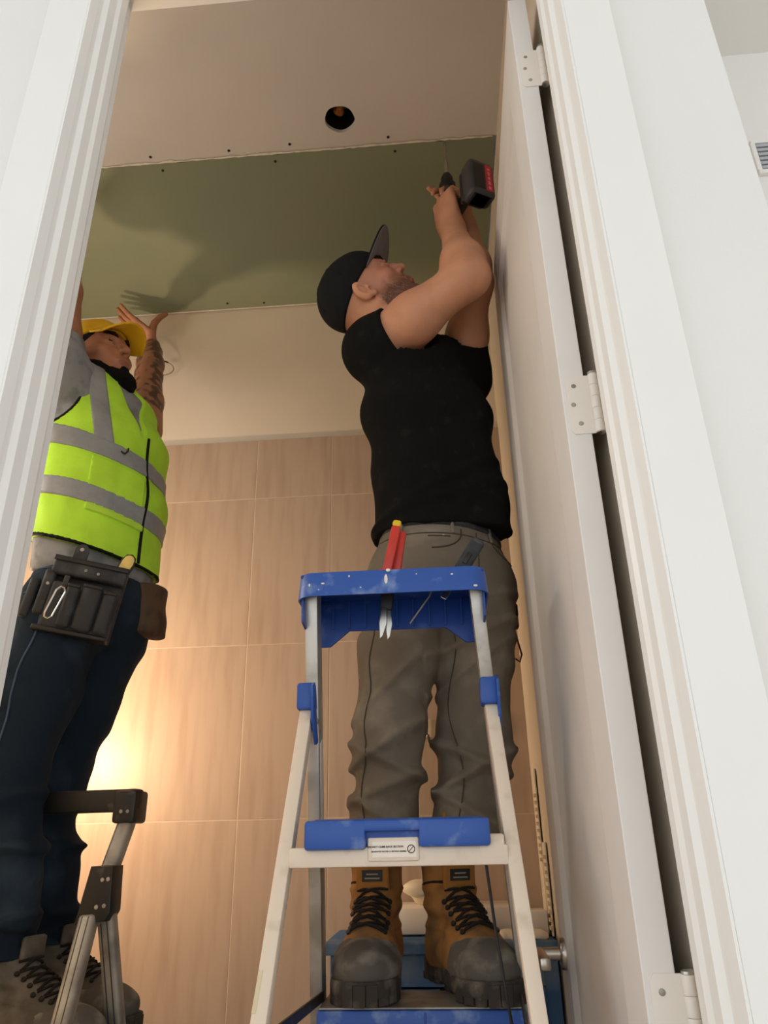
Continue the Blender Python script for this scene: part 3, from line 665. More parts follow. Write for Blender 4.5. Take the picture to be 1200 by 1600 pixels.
# ================================================================== PEOPLE
def LIN(h): return np.array(srgb(h), np.float32)
class Head:
    """head frame: origin between the ears, s = person's right, n = face forward, u = crown"""
    def __init__(h, O, n, u, sc=1.0):
        h.O = np.asarray(O, float); h.n = unit(n); u = np.asarray(u, float); h.u = unit(u-h.n*u.dot(h.n)); h.s = np.cross(h.n, h.u); h.k = sc; h.ax = [h.s, h.n, h.u]
    def W(h, x, y, z): return h.O+(h.s*x+h.n*y+h.u*z)*h.k
    def loc(h, p): q = (p-h.O)/h.k; return q@h.s, q@h.n, q@h.u
    def sculpt(h, S):
        W = h.W; k_ = h.k; E_ = lambda c, r, k=.012, op='add': S.ell(W(*c), np.array(r)*k_, h.ax, k, op)
        E_((0, -.008, .045), (.074, .097, .086)); E_((0, .035, .0), (.061, .058, .085), .02)
        for s in (-1, 1):
            S.cone(W(s*.054, .0, -.04), W(s*.022, .072, -.088), .021*k_, .018*k_, .02)
            E_((s*.043, .060, -.008), (.021, .020, .018), .015)
        E_((0, .078, -.092), (.023, .017, .017), .012); E_((0, .05, -.06), (.045, .04, .045), .02)
        for s in (-1, 1): S.cone(W(s*.012, .088, .036), W(s*.046, .068, .040), .010*k_, .010*k_, .01)
        for s in (-1, 1): E_((s*.031, .094, .017), (.016, .014, .0115), .010, 'sub')
        S.chain([W(0, .086, .032), W(0, .098, .010), W(0, .110, -.010)], [.0075*k_, .0085*k_, .0105*k_], .008)
        for s in (-1, 1): E_((s*.0125, .097, -.013), (.0075, .010, .008), .006)
        for s in (-1, 1): E_((s*.006, .106, -.0215), (.0032, .005, .004), .002, 'sub')
        E_((0, .088, -.040), (.025, .010, .016), .010)
        E_((0, .0955, -.0455), (.021, .006, .0045), .004); E_((0, .094, -.0545), (.018, .0065, .005), .004)
        S.cone(W(-.022, .094, -.0500), W(.022, .094, -.0500), .0016*k_, .0016*k_, .002, 'sub')
        # upper and lower lids round the eyeballs
        for s in (-1, 1):
            S.chain([W(s*.018, .083, .017), W(s*.031, .0905, .0245), W(s*.046, .078, .017)], [.0035*k_]*3, .004)
            S.chain([W(s*.018, .083, .015), W(s*.031, .0885, .0105), W(s*.046, .078, .016)], [.0035*k_]*3, .004)
        # ears
        for s in (-1, 1):
            a2 = [unit(h.s*s*.9-h.n*.44), unit(h.n*.9+h.s*s*.44), h.u]
            S.ell(W(s*.079, -.012, .004), np.array((.008, .017, .031))*k_, a2, .006)
            S.ell(W(s*.085, -.006, .004), np.array((.006, .009, .017))*k_, a2, .004, 'sub')
            E_((s*.078, .002, -.022), (.007, .009, .010), .005); E_((s*.080, .006, .0), (.004, .005, .007), .003)
    def neck(h, S, base, r=.058): S.cone(h.W(0, -.022, -.035), base, .056*h.k, r, .025)
    def eyes(h, par, look):
        for s in (-1, 1):
            c = h.W(s*.031, .0765, .0175); b = bmesh.new(); bmesh.ops.create_uvsphere(b, u_segments=20, v_segments=12, radius=.0125*h.k); bmesh.ops.translate(b, verts=b.verts, vec=Vector(c))
            e = obj('eye', b, 'eye_white', par, 60); d = unit(look)
            obj('iris', lathe(bmesh.new(), [(.0062, 0), (.0055, .0014), (.003, .002), (.0005, .0021)], frame(Vector(c+d*.0108*h.k), Vector(d)), 16), 'iris', e, 60)
    def brows(h, par, m='brow_dark', th=.0042):
        for s in (-1, 1):
            pts = [h.W(s*.012, .096, .036), h.W(s*.024, .0955, .0425), h.W(s*.038, .0865, .0445), h.W(s*.051, .072, .040)]
            obj('eyebrow', T(pts, [th*.8, th*1.1, th, th*.4], 8), m, par, 60)
def hand(S, Wp, d, n, th, curls, lift=(0, 0, 0, 0), thumb=None, sc=1.0):
    """palm, four unequal fingers with three bones each, thumb from the side of the palm"""
    d = unit(d); n = unit(np.asarray(n, float)-d*np.dot(n, d)); th = unit(np.asarray(th, float)-d*np.dot(th, d)-n*np.dot(th, n)); Wp = np.asarray(Wp, float)
    offs = (.031, .0105, -.010, -.029); kn = (.090, .093, .088, .080); ln = (.070, .079, .073, .057); rad = (.0092, .0094, .0088, .0078)
    S.ell(Wp+(d*.048-n*.001)*sc, np.array((.045, .047, .017))*sc, [th, d, n], .012)
    for i in range(4):
        K = Wp+(d*kn[i]+th*offs[i])*sc
        S.cone(Wp+(d*.018+th*offs[i]*.55)*sc, K, .015*sc, .0122*sc, .008)
        p = K; a = 0; dd = unit(d+th*lift[i])
        for j, fr in enumerate((.45, .31, .24)):
            a += math.radians(curls[i][j]); v = dd*math.cos(a)+n*math.sin(a); q = p+v*ln[i]*fr*sc
            S.cone(p, q, rad[i]*(1.03-.09*j)*sc, rad[i]*(.97-.11*j)*sc, .0025); p = q
    b = Wp+(d*.022+th*.026+n*.008)*sc; tv = [unit(x) for x in (thumb or (d*.6+th*.75+n*.25, d*.85+th*.25+n*.45, d*.9-th*.1+n*.5))]
    S.cone(Wp+(d*.012+th*.010)*sc, b, .017*sc, .0155*sc, .008)
    for v, L_, r0, r1 in zip(tv, (.040, .034, .027), (.0155, .0115, .0098), (.0115, .0102, .0080)): q = b+v*L_*sc; S.cone(b, q, r0*sc, r1*sc, .004); b = q
def boot(par, heel, fwd, z0, up_m, toe_m, sole_m, tongue=True, sc=1.0, shaft=.235, badge=True):
    f = unit((fwd[0], fwd[1], 0)); r = np.cross(f, (0, 0, 1)); M4 = Matrix(((r[0], f[0], 0, heel[0]), (r[1], f[1], 0, heel[1]), (0, 0, 1, z0), (0, 0, 0, 1))) @ Matrix.Scale(sc, 4)
    S = SDF((-.09, -.03, 0), (.09, .33, .30), .0034)
    S.cone((0, .055, .055), (0, .055, .14), .047, .043, .02); S.cone((0, .055, .14), (0, .05, shaft+.02), .044, .058, .02)
    S.eseg((0, .06, .05), (0, .20, .048), (.043, .045), (.052, .040), (1, 0, 0), .02); S.ell((0, .225, .044), (.052, .066, .040), None, .02)
    S.cone((0, .085, .13), (0, .185, .075), .036, .034, .03)
    S.clip((0, 0, .026), (0, 0, -1)); S.clip((0, .05, shaft), (0, -.15, 1))
    S.warp(lambda x, y, z: .0018*noise3(x*60, y*50, z*70, 2)*(y < .2)+.0022*np.sin(z*190+8*y)*(np.abs(z-.12) < .035))
    b = S.mesh('boot', up_m, par); b.matrix_world = M4
    # rubber toe cap
    S = SDF((-.08, .14, .0), (.08, .33, .12), .003); S.ell((0, .225, .044), (.0555, .071, .0445), None, .0); S.eseg((0, .10, .05), (0, .20, .048), (.045, .048), (.0555, .0435), (1, 0, 0), .02)
    S.clip((0, .195, .05), (0, -1, -.35)); S.clip((0, 0, .022), (0, 0, -1)); S.warp(lambda x, y, z: .001*noise3(x*90, y*90, z*90, 8)); S.mesh('toe_cap', toe_m, b)
    # sole with lugs
    ol = [(.036, 0), (.043, .04), (.040, .1), (.047, .16), (.058, .215), (.053, .262), (.036, .290), (.012, .301)]
    out = [(x, y) for x, y in ol]+[(-x, y) for x, y in reversed(ol)]+[(-.02, -.012), (.02, -.012)]
    so = obj('sole', prism(bmesh.new(), out, .010, .034, None, .003), sole_m, b, 50)
    for k in range(9):
        t = k/8; a = math.radians(-80+160*t)
        obj('sole_lug', B((-.0095, -.012, .0), (.0095, .0045, .030), .0015, Matrix.Translation((.053*math.sin(a), .226+.075*math.cos(a), 0)) @ Matrix.Rotation(-a, 4, 'Z')), sole_m, so)
    for y in (.0, .03, .06, .12, .15):
        for s in (-1, 1): obj('sole_lug', B((s*.022-.017, y, 0), (s*.022+.017, y+.02, .012), .001), sole_m, so)
    bpy.context.view_layer.update()
    def cast(x, t):                                   # point on the instep / shaft front, t from toe to cuff
        y, z = (.205-.10*t, .085+.075*t) if t < 1 else (.105, .16+.1*(t-1))
        d = Vector((0, -.75, -.65)) if t < 1 else Vector((0, -1, -.05)); ok, l, n_, _ = b.ray_cast(Vector((x, y, z))-d*.25, d.normalized(), distance=.5)
        return (l+n_*.002) if ok else Vector((x, y, z))
    if badge:
        c0 = cast(0, .93)+Vector((0, -.003, .0))
        tg = obj('tongue', B((-.031, -.005, -.01), (.031, .006, .125), .005, frame(c0, Vector((0, .10, 1)), (1, 0, 0))), 'boot_tongue', b, 50)
        fm = frame(c0, Vector((0, .10, 1)), (1, 0, 0))
        pdn = lathe(bmesh.new(), [(.0005, .0085), (.014, .0085), (.017, .005)], None, 20); bmesh.ops.transform(pdn, matrix=fm @ Matrix.Translation((0, 0, .050)) @ Matrix.Rotation(-math.pi/2, 4, 'X') @ Matrix.Diagonal((1.05, .6, 1, 1)), verts=pdn.verts); obj('tongue_pad', pdn, 'leather_black', tg, 50)
        bd = obj('badge', B((-.019, .005, .008), (.019, .0085, .027), .0005, fm), 'drill_black', tg)
        for k in range(2): obj('badge_stroke', B((-.014+.003*k, .0085, .012+.007*k), (.014-.003*k, .0090, .0145+.007*k), 0, fm), 'wire_grey', bd)
    else:
        tg = obj('tongue', B((-.028, -.006, -.01), (.028, .006, .030), .006, frame(cast(0, .95), Vector((0, .05, 1)), (1, 0, 0))), up_m, b, 50)
    NL = 6
    for i in range(NL):
        t0, t1 = .04+i*.142, .04+(i+1)*.142
        for s in (-1, 1):
            pp = [cast(s*.027, t0), cast(s*.013, t0*.7+t1*.3), cast(0, (t0+t1)/2), cast(-s*.013, t0*.3+t1*.7), cast(-s*.027, t1)]
            obj('lace', T([p+Vector((0, .001, .001+.0012*(s > 0))) for p in pp], .0026, 6), 'lace_dark', b)
            obj('eyelet', lathe(bmesh.new(), [(.0052, 0), (.004, .003), (.0015, .003)], frame(cast(s*.030, t0), (s*.5, .5, .6)), 10), 'screw_dark', b, 40)
    for k in range(2): obj('lace_wrap', T([(.047*math.cos(a), .056+.0525*math.sin(a), .152+.008*k+.004*math.sin(2*a)) for a in [i*math.pi/10 for i in range(20)]], .003, 6, True), 'lace_dark', b)
    return b
def fabric(seed, amp, fz, lo=None):
    def f(x, y, z):
        w_ = noise3(x*16, y*16, z*13, seed); a = amp*(.6*np.sin(fz*z+4.5*w_)+.7*noise3(x*38, y*38, z*26, seed+1))
        return a if lo is None else a*lo(x, y, z)
    return f
def cap(hd, par, m, under, length=.072, rimz=.024, slope=.30, droop=.014, up=.15, span=62):
    S = SDF(hd.O-.17, hd.O+.17, .0035)
    S.ell(hd.W(0, -.006, .050), np.array((.083, .106, .092))*hd.k, hd.ax, 0)
    S.clip(hd.W(0, 0, rimz), -hd.u+hd.n*slope)
    c = S.mesh('cap', m, par)
    S = SDF(hd.W(0, -.006, .144)-.02, hd.W(0, -.006, .144)+.02, .003); S.ell(hd.W(0, -.006, .142), (.008, .008, .005), hd.ax, 0); S.mesh('cap_button', m, c)
    for a in range(6):                                # panel seams
        an = math.radians(a*60+30); pts = []
        for k in range(9):
            e = math.radians(88-k*9.5); pts.append(hd.W(.0835*math.cos(e)*math.sin(an), -.006+.1065*math.cos(e)*math.cos(an), .050+.0925*math.sin(e)))
        pts = [p for p in pts if (lambda l: l[2] > rimz+slope*l[1]+.004)(hd.loc(p))]
        if len(pts) > 2: obj('cap_seam', T(pts, .0012, 5), m, c)
    def fn(off):
        def f(i, j):
            th = math.radians(-span+2*span*i); ext = length*math.cos(th*.95)**.55*j
            y = -.006+.104*math.cos(th); x = .081*math.sin(th)*(1+.10*j); z = rimz+slope*y-droop*math.sin(th)**2*(.4+j)+up*ext
            return Vector(hd.W(x, y+ext, z+off+.003))
        return f
    sheet('brim', fn(0), 28, 8, .004, m, c); sheet('brim_underside', fn(-.0032), 28, 8, .0012, under, c)
    return c

# ------------------------------------------------------------------ man in the black T-shirt
H1 = Head((-.128, 1.562, 2.432), (.62, -.28, .73), (-.76, -.10, .62), 1.07)
fr1 = unit((.66, -.75, 0)); sd1 = unit((-.75, -.66, 0))
shR, elR, wrR = V(-.128, 1.555, 2.268), V(.116, 1.418, 2.365), V(.093, 1.500, 2.603)
shL, elL, wrL = V(.100, 1.74, 2.29), V(.146, 1.55, 2.46), V(.140, 1.600, 2.715)
hipR, knR, anR = V(-.055, 1.65, 1.68), V(-.112, 1.60, 1.32), V(-.158, 1.70, .97)
hipL, knL, anL = V(.085, 1.71, 1.68), V(.070, 1.67, 1.32), V(.008, 1.665, .97)
S = SDF((-.32, 1.26, .88), (.25, 1.90, 3.0), .0036)
S.echain([V(.02, 1.68, 1.68), V(.015, 1.675, 1.9), V(.0, 1.65, 2.12), V(-.01, 1.645, 2.25)], [(.15, .10), (.14, .095), (.15, .1), (.12, .08)], sd1, .03)
H1.sculpt(S); H1.neck(S, V(-.045, 1.635, 2.27))
for (a, b, c, d_) in ((shR, elR, wrR, 1), (shL, elL, wrL, .88)):
    m1 = a*.55+b*.45
    S.chain([a, m1, b], [.064*d_, .060*d_, .047*d_], .035)
    f1 = b*.72+c*.28; S.chain([b, f1, c], [.046*d_, .049*d_, .030], .04)
S.ell(elR+V(.020, -.016, -.012), (.024, .024, .024), None, .03)
for a, b, c in ((hipR, knR, anR), (hipL, knL, anL)): S.chain([a, b, V(c[0], c[1]+.008, 1.12), V(c[0], c[1]+.022, .95)], [.07, .048, .034, .034], .02)
DAX = V(.0925, 1.5655, 0); DH = unit((.47, -.88, 0)); GRIP = DAX+DH*.055+V(0, 0, 2.688)
nR = V(.88, .47, 0)
hand(S, GRIP-nR*.036-V(0, 0, .080), (-.10, -.02, 1), nR+V(0, 0, .1), -DH, [(34, 72, 45), (60, 80, 45), (64, 80, 45), (68, 78, 45)], thumb=(V(.35, -.45, .8), V(.65, -.1, .75), V(.75, .25, .6)), sc=1.14)
S.cone(wrR, GRIP-nR*.036-V(0, 0, .055), .030, .029, .03)
dL = unit((-.42, -.22, .88)); nL = V(-.70, -.62, -.38)
hand(S, wrL+V(0, 0, .01), dL, nL, np.cross(nL, dL), [(12, 22, 18), (38, 58, 30), (48, 62, 35), (52, 62, 35)], thumb=(V(-.1, -.1, 1), V(-.25, -.15, .95), V(-.4, -.2, .85)), sc=.98)
def skin1(p):
    c = np.tile(LIN('c48d6e'), (len(p), 1)); x, y, z = H1.loc(p)
    hm = (np.abs(x) < .1) & (np.abs(z) < .16) & (y > -.12) & (y < .14)
    nz = np.random.RandomState(5).normal(0, .22, len(p))
    face = hm & (y > -.01); c[face] = c[face]*.55+LIN('b57a66')*.45
    st = np.clip((-.018-z+.5*(y-.02)*(y < .045)*1.0)/.03, 0, 1)*hm*(y > -.002)*(z > -.125)
    mo = np.exp(-((z+.035)/.007)**2)*(np.abs(x) < .03)*(y > .07)
    lip = (np.abs(z+.05) < .0095) & (np.abs(x) < .021) & (y > .082) & hm
    k = np.clip(np.maximum(st*.74, mo*.8)*(1+nz), 0, .8)[:, None]*hm[:, None]
    c = c*(1-k)+LIN('2e201a')*k; c[lip] = LIN('a4645a')
    ck = np.exp(-(((y-.075)/.03)**2+((z+.0)/.025)**2))*hm*.25; c = c*(1-ck[:, None])+LIN('b5604e')*ck[:, None]
    return c
man1 = S.mesh('person', 'skin', None, skin1)
tag(man1, 'person in black T-shirt, black cap and grey work trousers drilling overhead on the blue ladder', 'person')
H1.eyes(man1, (.62, -.55, .62)); H1.brows(man1)
cap(H1, man1, 'cap_cloth', 'cap_under', .078, .030, .20, .012, .42)
# T-shirt
S = SDF((-.34, 1.40, 1.72), (.27, 1.92, 2.45), .0040)
S.echain([V(.02, 1.69, 1.74), V(.016, 1.685, 1.95), V(.005, 1.655, 2.12), V(-.012, 1.64, 2.255), V(-.05, 1.635, 2.31)], [(.172, .128), (.168, .122), (.182, .128), (.160, .1), (.09, .075)], sd1, .05)
S.chain([V(.085, 1.64, 2.04), V(.118, 1.65, 1.86), V(.134, 1.655, 1.76)], [.06, .056, .056], .06)
S.chain([V(-.035, 1.635, 2.265), shR+V(.006, 0, .0), shR*.76+elR*.24], [.09, .076, .070], .045)
S.chain([V(.0, 1.66, 2.26), shL, shL*.6+elL*.4], [.09, .078, .062], .04)
g = S.grid()
def cut_sleeve(S, g, a, b, t, tilt, R):
    """remove whatever lies round the arm beyond the sleeve hem"""
    p = a*(1-t)+b*t; ax = unit(b-a); pl = sum((g[i]-p[i])*unit(ax+tilt)[i] for i in range(3))
    wv = sum((g[i]-p[i])*ax[i] for i in range(3)); rad = np.sqrt(np.maximum(sum((g[i]-p[i])**2 for i in range(3))-wv**2, 0))-R
    S.f = np.maximum(S.f, -np.maximum(-pl, rad)).astype(np.float32)
cut_sleeve(S, g, shR, elR, .24, V(.05, 0, -.12), .082)
cut_sleeve(S, g, shL, elL, .40, V(0, 0, 0), .075)
S.cone(H1.W(0, -.02, -.03), V(-.045, 1.635, 2.30), .068, .066, .006, 'sub')
S.clip((0, 0, 1.782), (.03, .0, -1))
S.warp(fabric(11, .0045, 30, lambda x, y, z: 1.0*np.exp(-((z-1.80)/.14)**2)+.45))
S.warp(lambda x, y, z: -.0055*np.exp(-(((z-1.84-.35*(x-.0))/.012)**2))*(z < 2.0)-.004*np.exp(-(((z-1.90-.6*(x-.05))/.012)**2)))
ts = S.mesh('t_shirt', 'black_cloth', man1)
# trousers
S = SDF((-.30, 1.45, 1.0), (.30, 1.95, 1.86), .0040)
S.echain([V(.022, 1.688, 1.62), V(.022, 1.688, 1.70), V(.02, 1.688, 1.80)], [(.175, .125), (.174, .128), (.160, .118)], sd1, .03)
S.chain([hipR+V(-.005, .0, -.02), hipR*.5+knR*.5+V(-.005, 0, 0), knR+V(0, 0, .0), knR*.5+anR*.5+V(.006, .0, 0), V(-.155, 1.705, 1.04)], [.105, .086, .069, .067, .069], .03)
S.chain([hipL+V(.0, 0, -.02), hipL*.5+knL*.5, knL, knL*.5+anL*.5+V(.006, 0, 0), V(.014, 1.69, 1.04)], [.108, .090, .074, .071, .069], .03)
S.clip((0, 0, 1.797), (0, 0, 1)); S.clip((0, 0, 1.088), (0, 0, -1))
S.warp(fabric(21, .0050, 42, lambda x, y, z: .5+1.3*np.exp(-((z-1.27)/.08)**2)+.9*np.exp(-((z-1.12)/.05)**2)+.7*np.exp(-((z-1.58)/.06)**2)))
def crease(x, y, z, z0, sl, x0, wd, amp): return -amp*np.exp(-(((z-z0-sl*(x-x0))/wd)**2))
def folds1(x, y, z):
    r = x < -.03; l = ~r
    a = crease(x, y, z, 1.300, .55, -.11, .013, .013)+crease(x, y, z, 1.262, -.45, -.11, .012, .012)+crease(x, y, z, 1.215, .35, -.12, .012, .010)+crease(x, y, z, 1.165, -.5, -.13, .012, .010)+crease(x, y, z, 1.43, .9, -.09, .012, .006)
    b_ = crease(x, y, z, 1.275, -.4, .05, .013, .012)+crease(x, y, z, 1.235, .45, .04, .012, .011)+crease(x, y, z, 1.18, -.5, .03, .012, .010)+crease(x, y, z, 1.55, .5, .13, .012, .008)+crease(x, y, z, 1.50, .7, .13, .011, .006)+crease(x, y, z, 1.62, .35, .13, .011, .006)
    return np.where(r, a, b_)
S.warp(folds1, .035)
tr = S.mesh('trousers', 'khaki', man1)
def on(surf, p, dirv):
    """drop a point onto a mesh along a direction (returns surface point)"""
    bpy.context.view_layer.update()
    ok, loc, nrm, _ = surf.ray_cast(Vector(p), Vector(dirv).normalized(), distance=1.0)
    return (loc, nrm) if ok else (None, None)
def stitch(nm, surf, pts, r, m, par, off=.0008):
    out = []
    for p, d in pts:
        l, n_ = on(surf, p, d)
        if l is not None: out.append(l+n_*off)
    if len(out) > 2: return obj(nm, T(out, r, 6), m, par)
F3 = Vector(fr1); S3 = Vector(sd1)
belt = [(Vector((.02, 1.688, 1.780))+(F3*math.cos(a)+S3*math.sin(a))*.4, -(F3*math.cos(a)+S3*math.sin(a))) for a in [math.radians(k*9-99) for k in range(23)]]
stitch('belt', tr, belt, .010, 'leather_black', tr, -.004)
stitch('waist_seam', tr, [(p-Vector((0, 0, .030)), d) for p, d in belt], .0013, 'khaki_dark', tr)
for a in (-70, -22, 30, 75):
    a = math.radians(a); d = F3*math.cos(a)+S3*math.sin(a); stitch('belt_loop', tr, [(Vector((.02, 1.688, z))+d*.4, -d) for z in (1.79, 1.78, 1.77, 1.76, 1.75)], .0045, 'khaki', tr, .002)
stitch('fly_seam', tr, [(Vector((.02, 1.688, 1.765-k*.012))+F3*.4+S3*(-.0+.012*math.sin(k*.25)), -F3) for k in range(12)], .0016, 'khaki_dark', tr)
for s in (1, -1): stitch('pocket_seam', tr, [(Vector((.02, 1.688, 1.765-.055*math.sin(t)))+F3*.4+S3*s*(.045+.075*(1-math.cos(t))), -F3) for t in [k*math.pi/2/9 for k in range(10)]], .0018, 'khaki_dark', tr)
stitch('coin_pocket_seam', tr, [(Vector((.02, 1.688, 1.742))+F3*.4+S3*(.075+.009*k), -F3) for k in range(6)], .0014, 'khaki_dark', tr)
l, n_ = on(tr, Vector((.02, 1.688, 1.744))+F3*.4+S3*.09, -F3)
if l: obj('rivet', lathe(bmesh.new(), [(.0035, 0), (.003, .0015), (.001, .002)], frame(l, n_), 10), 'nickel', tr, 40)
cdir = Vector((0, -1, -.1)).normalized()
def leg_seam(pts): return stitch('leg_seam', tr, [(Vector(p)-Vector((0, .5, 0)), (0, 1, 0)) for p in pts], .0013, 'khaki_dark', tr)
leg_seam([(.028+.012*math.sin(k*.5), 1.7, 1.58-k*.022) for k in range(23)])
leg_seam([(-.135-.0016*k+.004*math.sin(k), 1.7, 1.56-k*.02) for k in range(24)])
# boots and things hanging on him
bR = boot(man1, (-.150, 1.775), (-.03, -1), .862, 'boot_tan', 'boot_rubber', 'boot_sole', sc=1.08)
bL = boot(man1, (-.022, 1.755), (.33, -.944), .862, 'boot_tan', 'boot_rubber', 'boot_sole', sc=1.08)
tm = thing('pocket_knife', 'small dark red and black knife hanging at the hip of the grey trousers', 'knife', (.184, 1.735, 1.60))
obj('case', B((-.011, -.012, -.030), (.011, .012, .030), .005), 'dark_red', tm, 40); obj('cover', B((-.012, -.013, -.002), (.012, .013, .031), .005), 'drill_black', tm, 40); obj('clip', B((-.015, -.006, .0), (-.011, .006, .05), .001), 'steel', tm)
o = obj('lanyard', T([(.184, 1.735, 1.568), (.190, 1.737, 1.54), (.196, 1.738, 1.51), (.190, 1.737, 1.492), (.180, 1.735, 1.50)], .0022), 'dark_red'); tag(o, 'dark red cord loop below the knife at the grey trouser pocket', 'cord')

# ------------------------------------------------------------------ cordless drill
dr = thing('cordless_drill', 'dark cordless drill with red labelled battery driving a screw into the green board', 'drill', (DAX[0], DAX[1], 2.64))
obj('motor_body', lathe(bmesh.new(), [(.018, .032), (.026, .036), (.0285, .048), (.0285, .12), (.027, .15), (.024, .165), (.020, .178)], None, 28), 'drill_grey', dr, 40)
for k in range(4): obj('vent_band', lathe(bmesh.new(), [(.0287, 0), (.0293, .001), (.0293, .003), (.0287, .004)], Matrix.Translation((0, 0, .052+k*.009)), 28), 'drill_black', dr, 40)
obj('torque_collar', lathe(bmesh.new(), [(.0215, 0), (.024, .002), (.024, .016), (.021, .019)], Matrix.Translation((0, 0, .176)), 28), 'drill_black', dr, 30)
obj('chuck', lathe(bmesh.new(), [(.018, 0), (.0185, .003), (.0175, .026), (.011, .042), (.006, .045)], Matrix.Translation((0, 0, .193)), 24), 'drill_black', dr, 40)
obj('bit_holder', lathe(bmesh.new(), [(.0055, 0), (.0068, .004), (.0068, .052), (.005, .056)], Matrix.Translation((0, 0, .236)), 14), 'steel', dr, 40)
obj('driver_bit', lathe(bmesh.new(), [(.0045, 0), (.0045, .012), (.003, .016), (.003, .05), (.0042, .053), (.0042, .062), (.0015, .076)], Matrix.Translation((0, 0, .291)), 12), 'steel', dr, 40)
h0 = Vector((0, 0, .055)); hd_ = Vector(DH)
obj('handle', bar(bmesh.new(), h0+hd_*.02, h0+hd_*.115, .036, .030, (0, 0, 1), .011), 'drill_grey', dr, 50)
obj('trigger', B((-.007, .0, -.008), (.007, .022, .010), .004, frame(h0+hd_*.04+Vector((0, 0, .018)), (0, 0, 1), hd_.cross(Vector((0, 0, 1))))), 'drill_black', dr, 40)
bt = obj('battery', bar(bmesh.new(), h0+hd_*.128+Vector((0, 0, -.012)), h0+hd_*.178+Vector((0, 0, -.012)), .118, .074, (0, 0, 1), .010), 'drill_grey', dr, 50)
obj('battery_foot', bar(bmesh.new(), h0+hd_*.110+Vector((0, 0, -.004)), h0+hd_*.130+Vector((0, 0, -.004)), .100, .066, (0, 0, 1), .008), 'drill_black', dr, 50)
sv = hd_.cross(Vector((0, 0, 1)))
bs = h0+hd_*.178+Vector((0, 0, -.012))
obj('label_strip', bar(bmesh.new(), bs, bs+hd_*.0012, .090, .020, (0, 0, 1), 0), 'label_red', bt).location = sv*-.018
obj('battery_panel', bar(bmesh.new(), bs, bs+hd_*.0015, .084, .030, (0, 0, 1), .0006), 'drill_black', bt).location = sv*.012
for k, (zz, hh) in enumerate(((-.034, .010), (-.016, .012), (.0, .010), (.016, .012), (.031, .008))):       # unreadable pale print on the strip
    obj('label_print', bar(bmesh.new(), bs+hd_*.001-sv*.018+Vector((0, 0, zz)), bs+hd_*.0016-sv*.018+Vector((0, 0, zz)), hh, .007, (0, 0, 1), 0), 'sticker_pink', bt)
for k in range(3): obj('battery_rib', bar(bmesh.new(), h0+hd_*.135+Vector((0, 0, -.0715-.0)), h0+hd_*.172+Vector((0, 0, -.0715)), .003, .05-.01*k, (0, 0, 1), 0), 'drill_black', bt)

# ------------------------------------------------------------------ man in the hi-vis vest
H2 = Head((-.960, 1.735, 2.410), (.90, -.36, .22), (-.22, .0, .97), 1.04)
f2 = unit((.9, -.43, 0)); s2 = unit((-.43, -.9, 0))
shR2, elR2, wrR2 = V(-.985, 1.580, 2.27), V(-.990, 1.560, 2.54), V(-1.065, 1.60, 2.79)
shL2, elL2, wrL2 = V(-.862, 1.885, 2.27), V(-.912, 1.985, 2.54), V(-.995, 2.165, 2.80)
hR2, kR2, aR2 = V(-.895, 1.655, 1.66), V(-.920, 1.56, 1.22), V(-.870, 1.575, .90)
hL2, kL2, aL2 = V(-.845, 1.80, 1.66), V(-.945, 1.785, 1.22), V(-.905, 1.79, .90)
TP = [V(-.878, 1.745, 1.74), V(-.884, 1.745, 1.95), V(-.898, 1.74, 2.12), V(-.93, 1.735, 2.25), V(-.945, 1.738, 2.315)]
TE = [(.160, .118), (.160, .122), (.172, .120), (.158, .092), (.075, .065)]
def inflate(d): return [(a+d, b+d) for a, b in TE]
S = SDF((-1.30, 1.46, .82), (-.66, 2.30, 3.008), .0040)
S.echain(TP, [(a-.02, b-.02) for a, b in TE], s2, .03); H2.sculpt(S); H2.neck(S, V(-.935, 1.74, 2.29), .062)
for a, b, c in ((shR2, elR2, wrR2), (shL2, elL2, wrL2)):
    S.chain([a, a*.5+b*.5, b], [.058, .052, .042], .02); S.chain([b, b*.65+c*.35, b*.25+c*.75, c], [.042, .044, .033, .027], .02)
for a, b, c in ((hR2, kR2, aR2), (hL2, kL2, aL2)): S.chain([a, b, c], [.07, .05, .036], .02)
flat = [(-2, -6, -4), (-2, -6, -4), (-4, -6, -4), (-6, -6, -4)]
dh = unit((-.74, -.22, .62)); nh = V(.45, .45, .78); hand(S, wrL2+V(0, 0, .015), dh, nh, np.cross(nh, dh), [(-4, 8, 6), (-2, 8, 6), (0, 8, 6), (2, 8, 6)], (.16, .05, -.06, -.18), thumb=(V(.15, .05, .95), V(.35, .25, .85), V(.6, .3, .7)), sc=1.08)
dh = unit((-.1, .5, .86)); nh = V(.1, -.86, .5); hand(S, wrR2, dh, nh, np.cross(nh, dh), [(5, 6, 4)]*4, (.12, .04, -.04, -.12))
S.clip((0, 0, 3.004), (0, 0, 1))
def skin2(p):
    c = np.tile(LIN('a97558'), (len(p), 1)); x, y, z = H2.loc(p)
    hm = (np.abs(x) < .1) & (np.abs(z) < .16) & (y > -.12) & (y < .14)
    lip = (np.abs(z+.05) < .0075) & (np.abs(x) < .018) & (y > .082) & hm; c[lip] = LIN('98604f')
    ab = wrL2-elL2; t = ((p-elL2)@ab)/ab.dot(ab); d = np.linalg.norm(p-elL2-np.outer(np.clip(t, -1.2, 1.2), ab), axis=1)
    arm = (t > -.7) & (t < .98) & (d < .075)
    n1 = noise3(p[:, 0]*75, p[:, 1]*75, p[:, 2]*60, 31)+.6*noise3(p[:, 0]*190, p[:, 1]*190, p[:, 2]*170, 33)
    k = (np.clip((n1+.35)*2.2, 0, 1)*.78*arm)[:, None]
    return c*(1-k)+LIN('2e2c29')*k
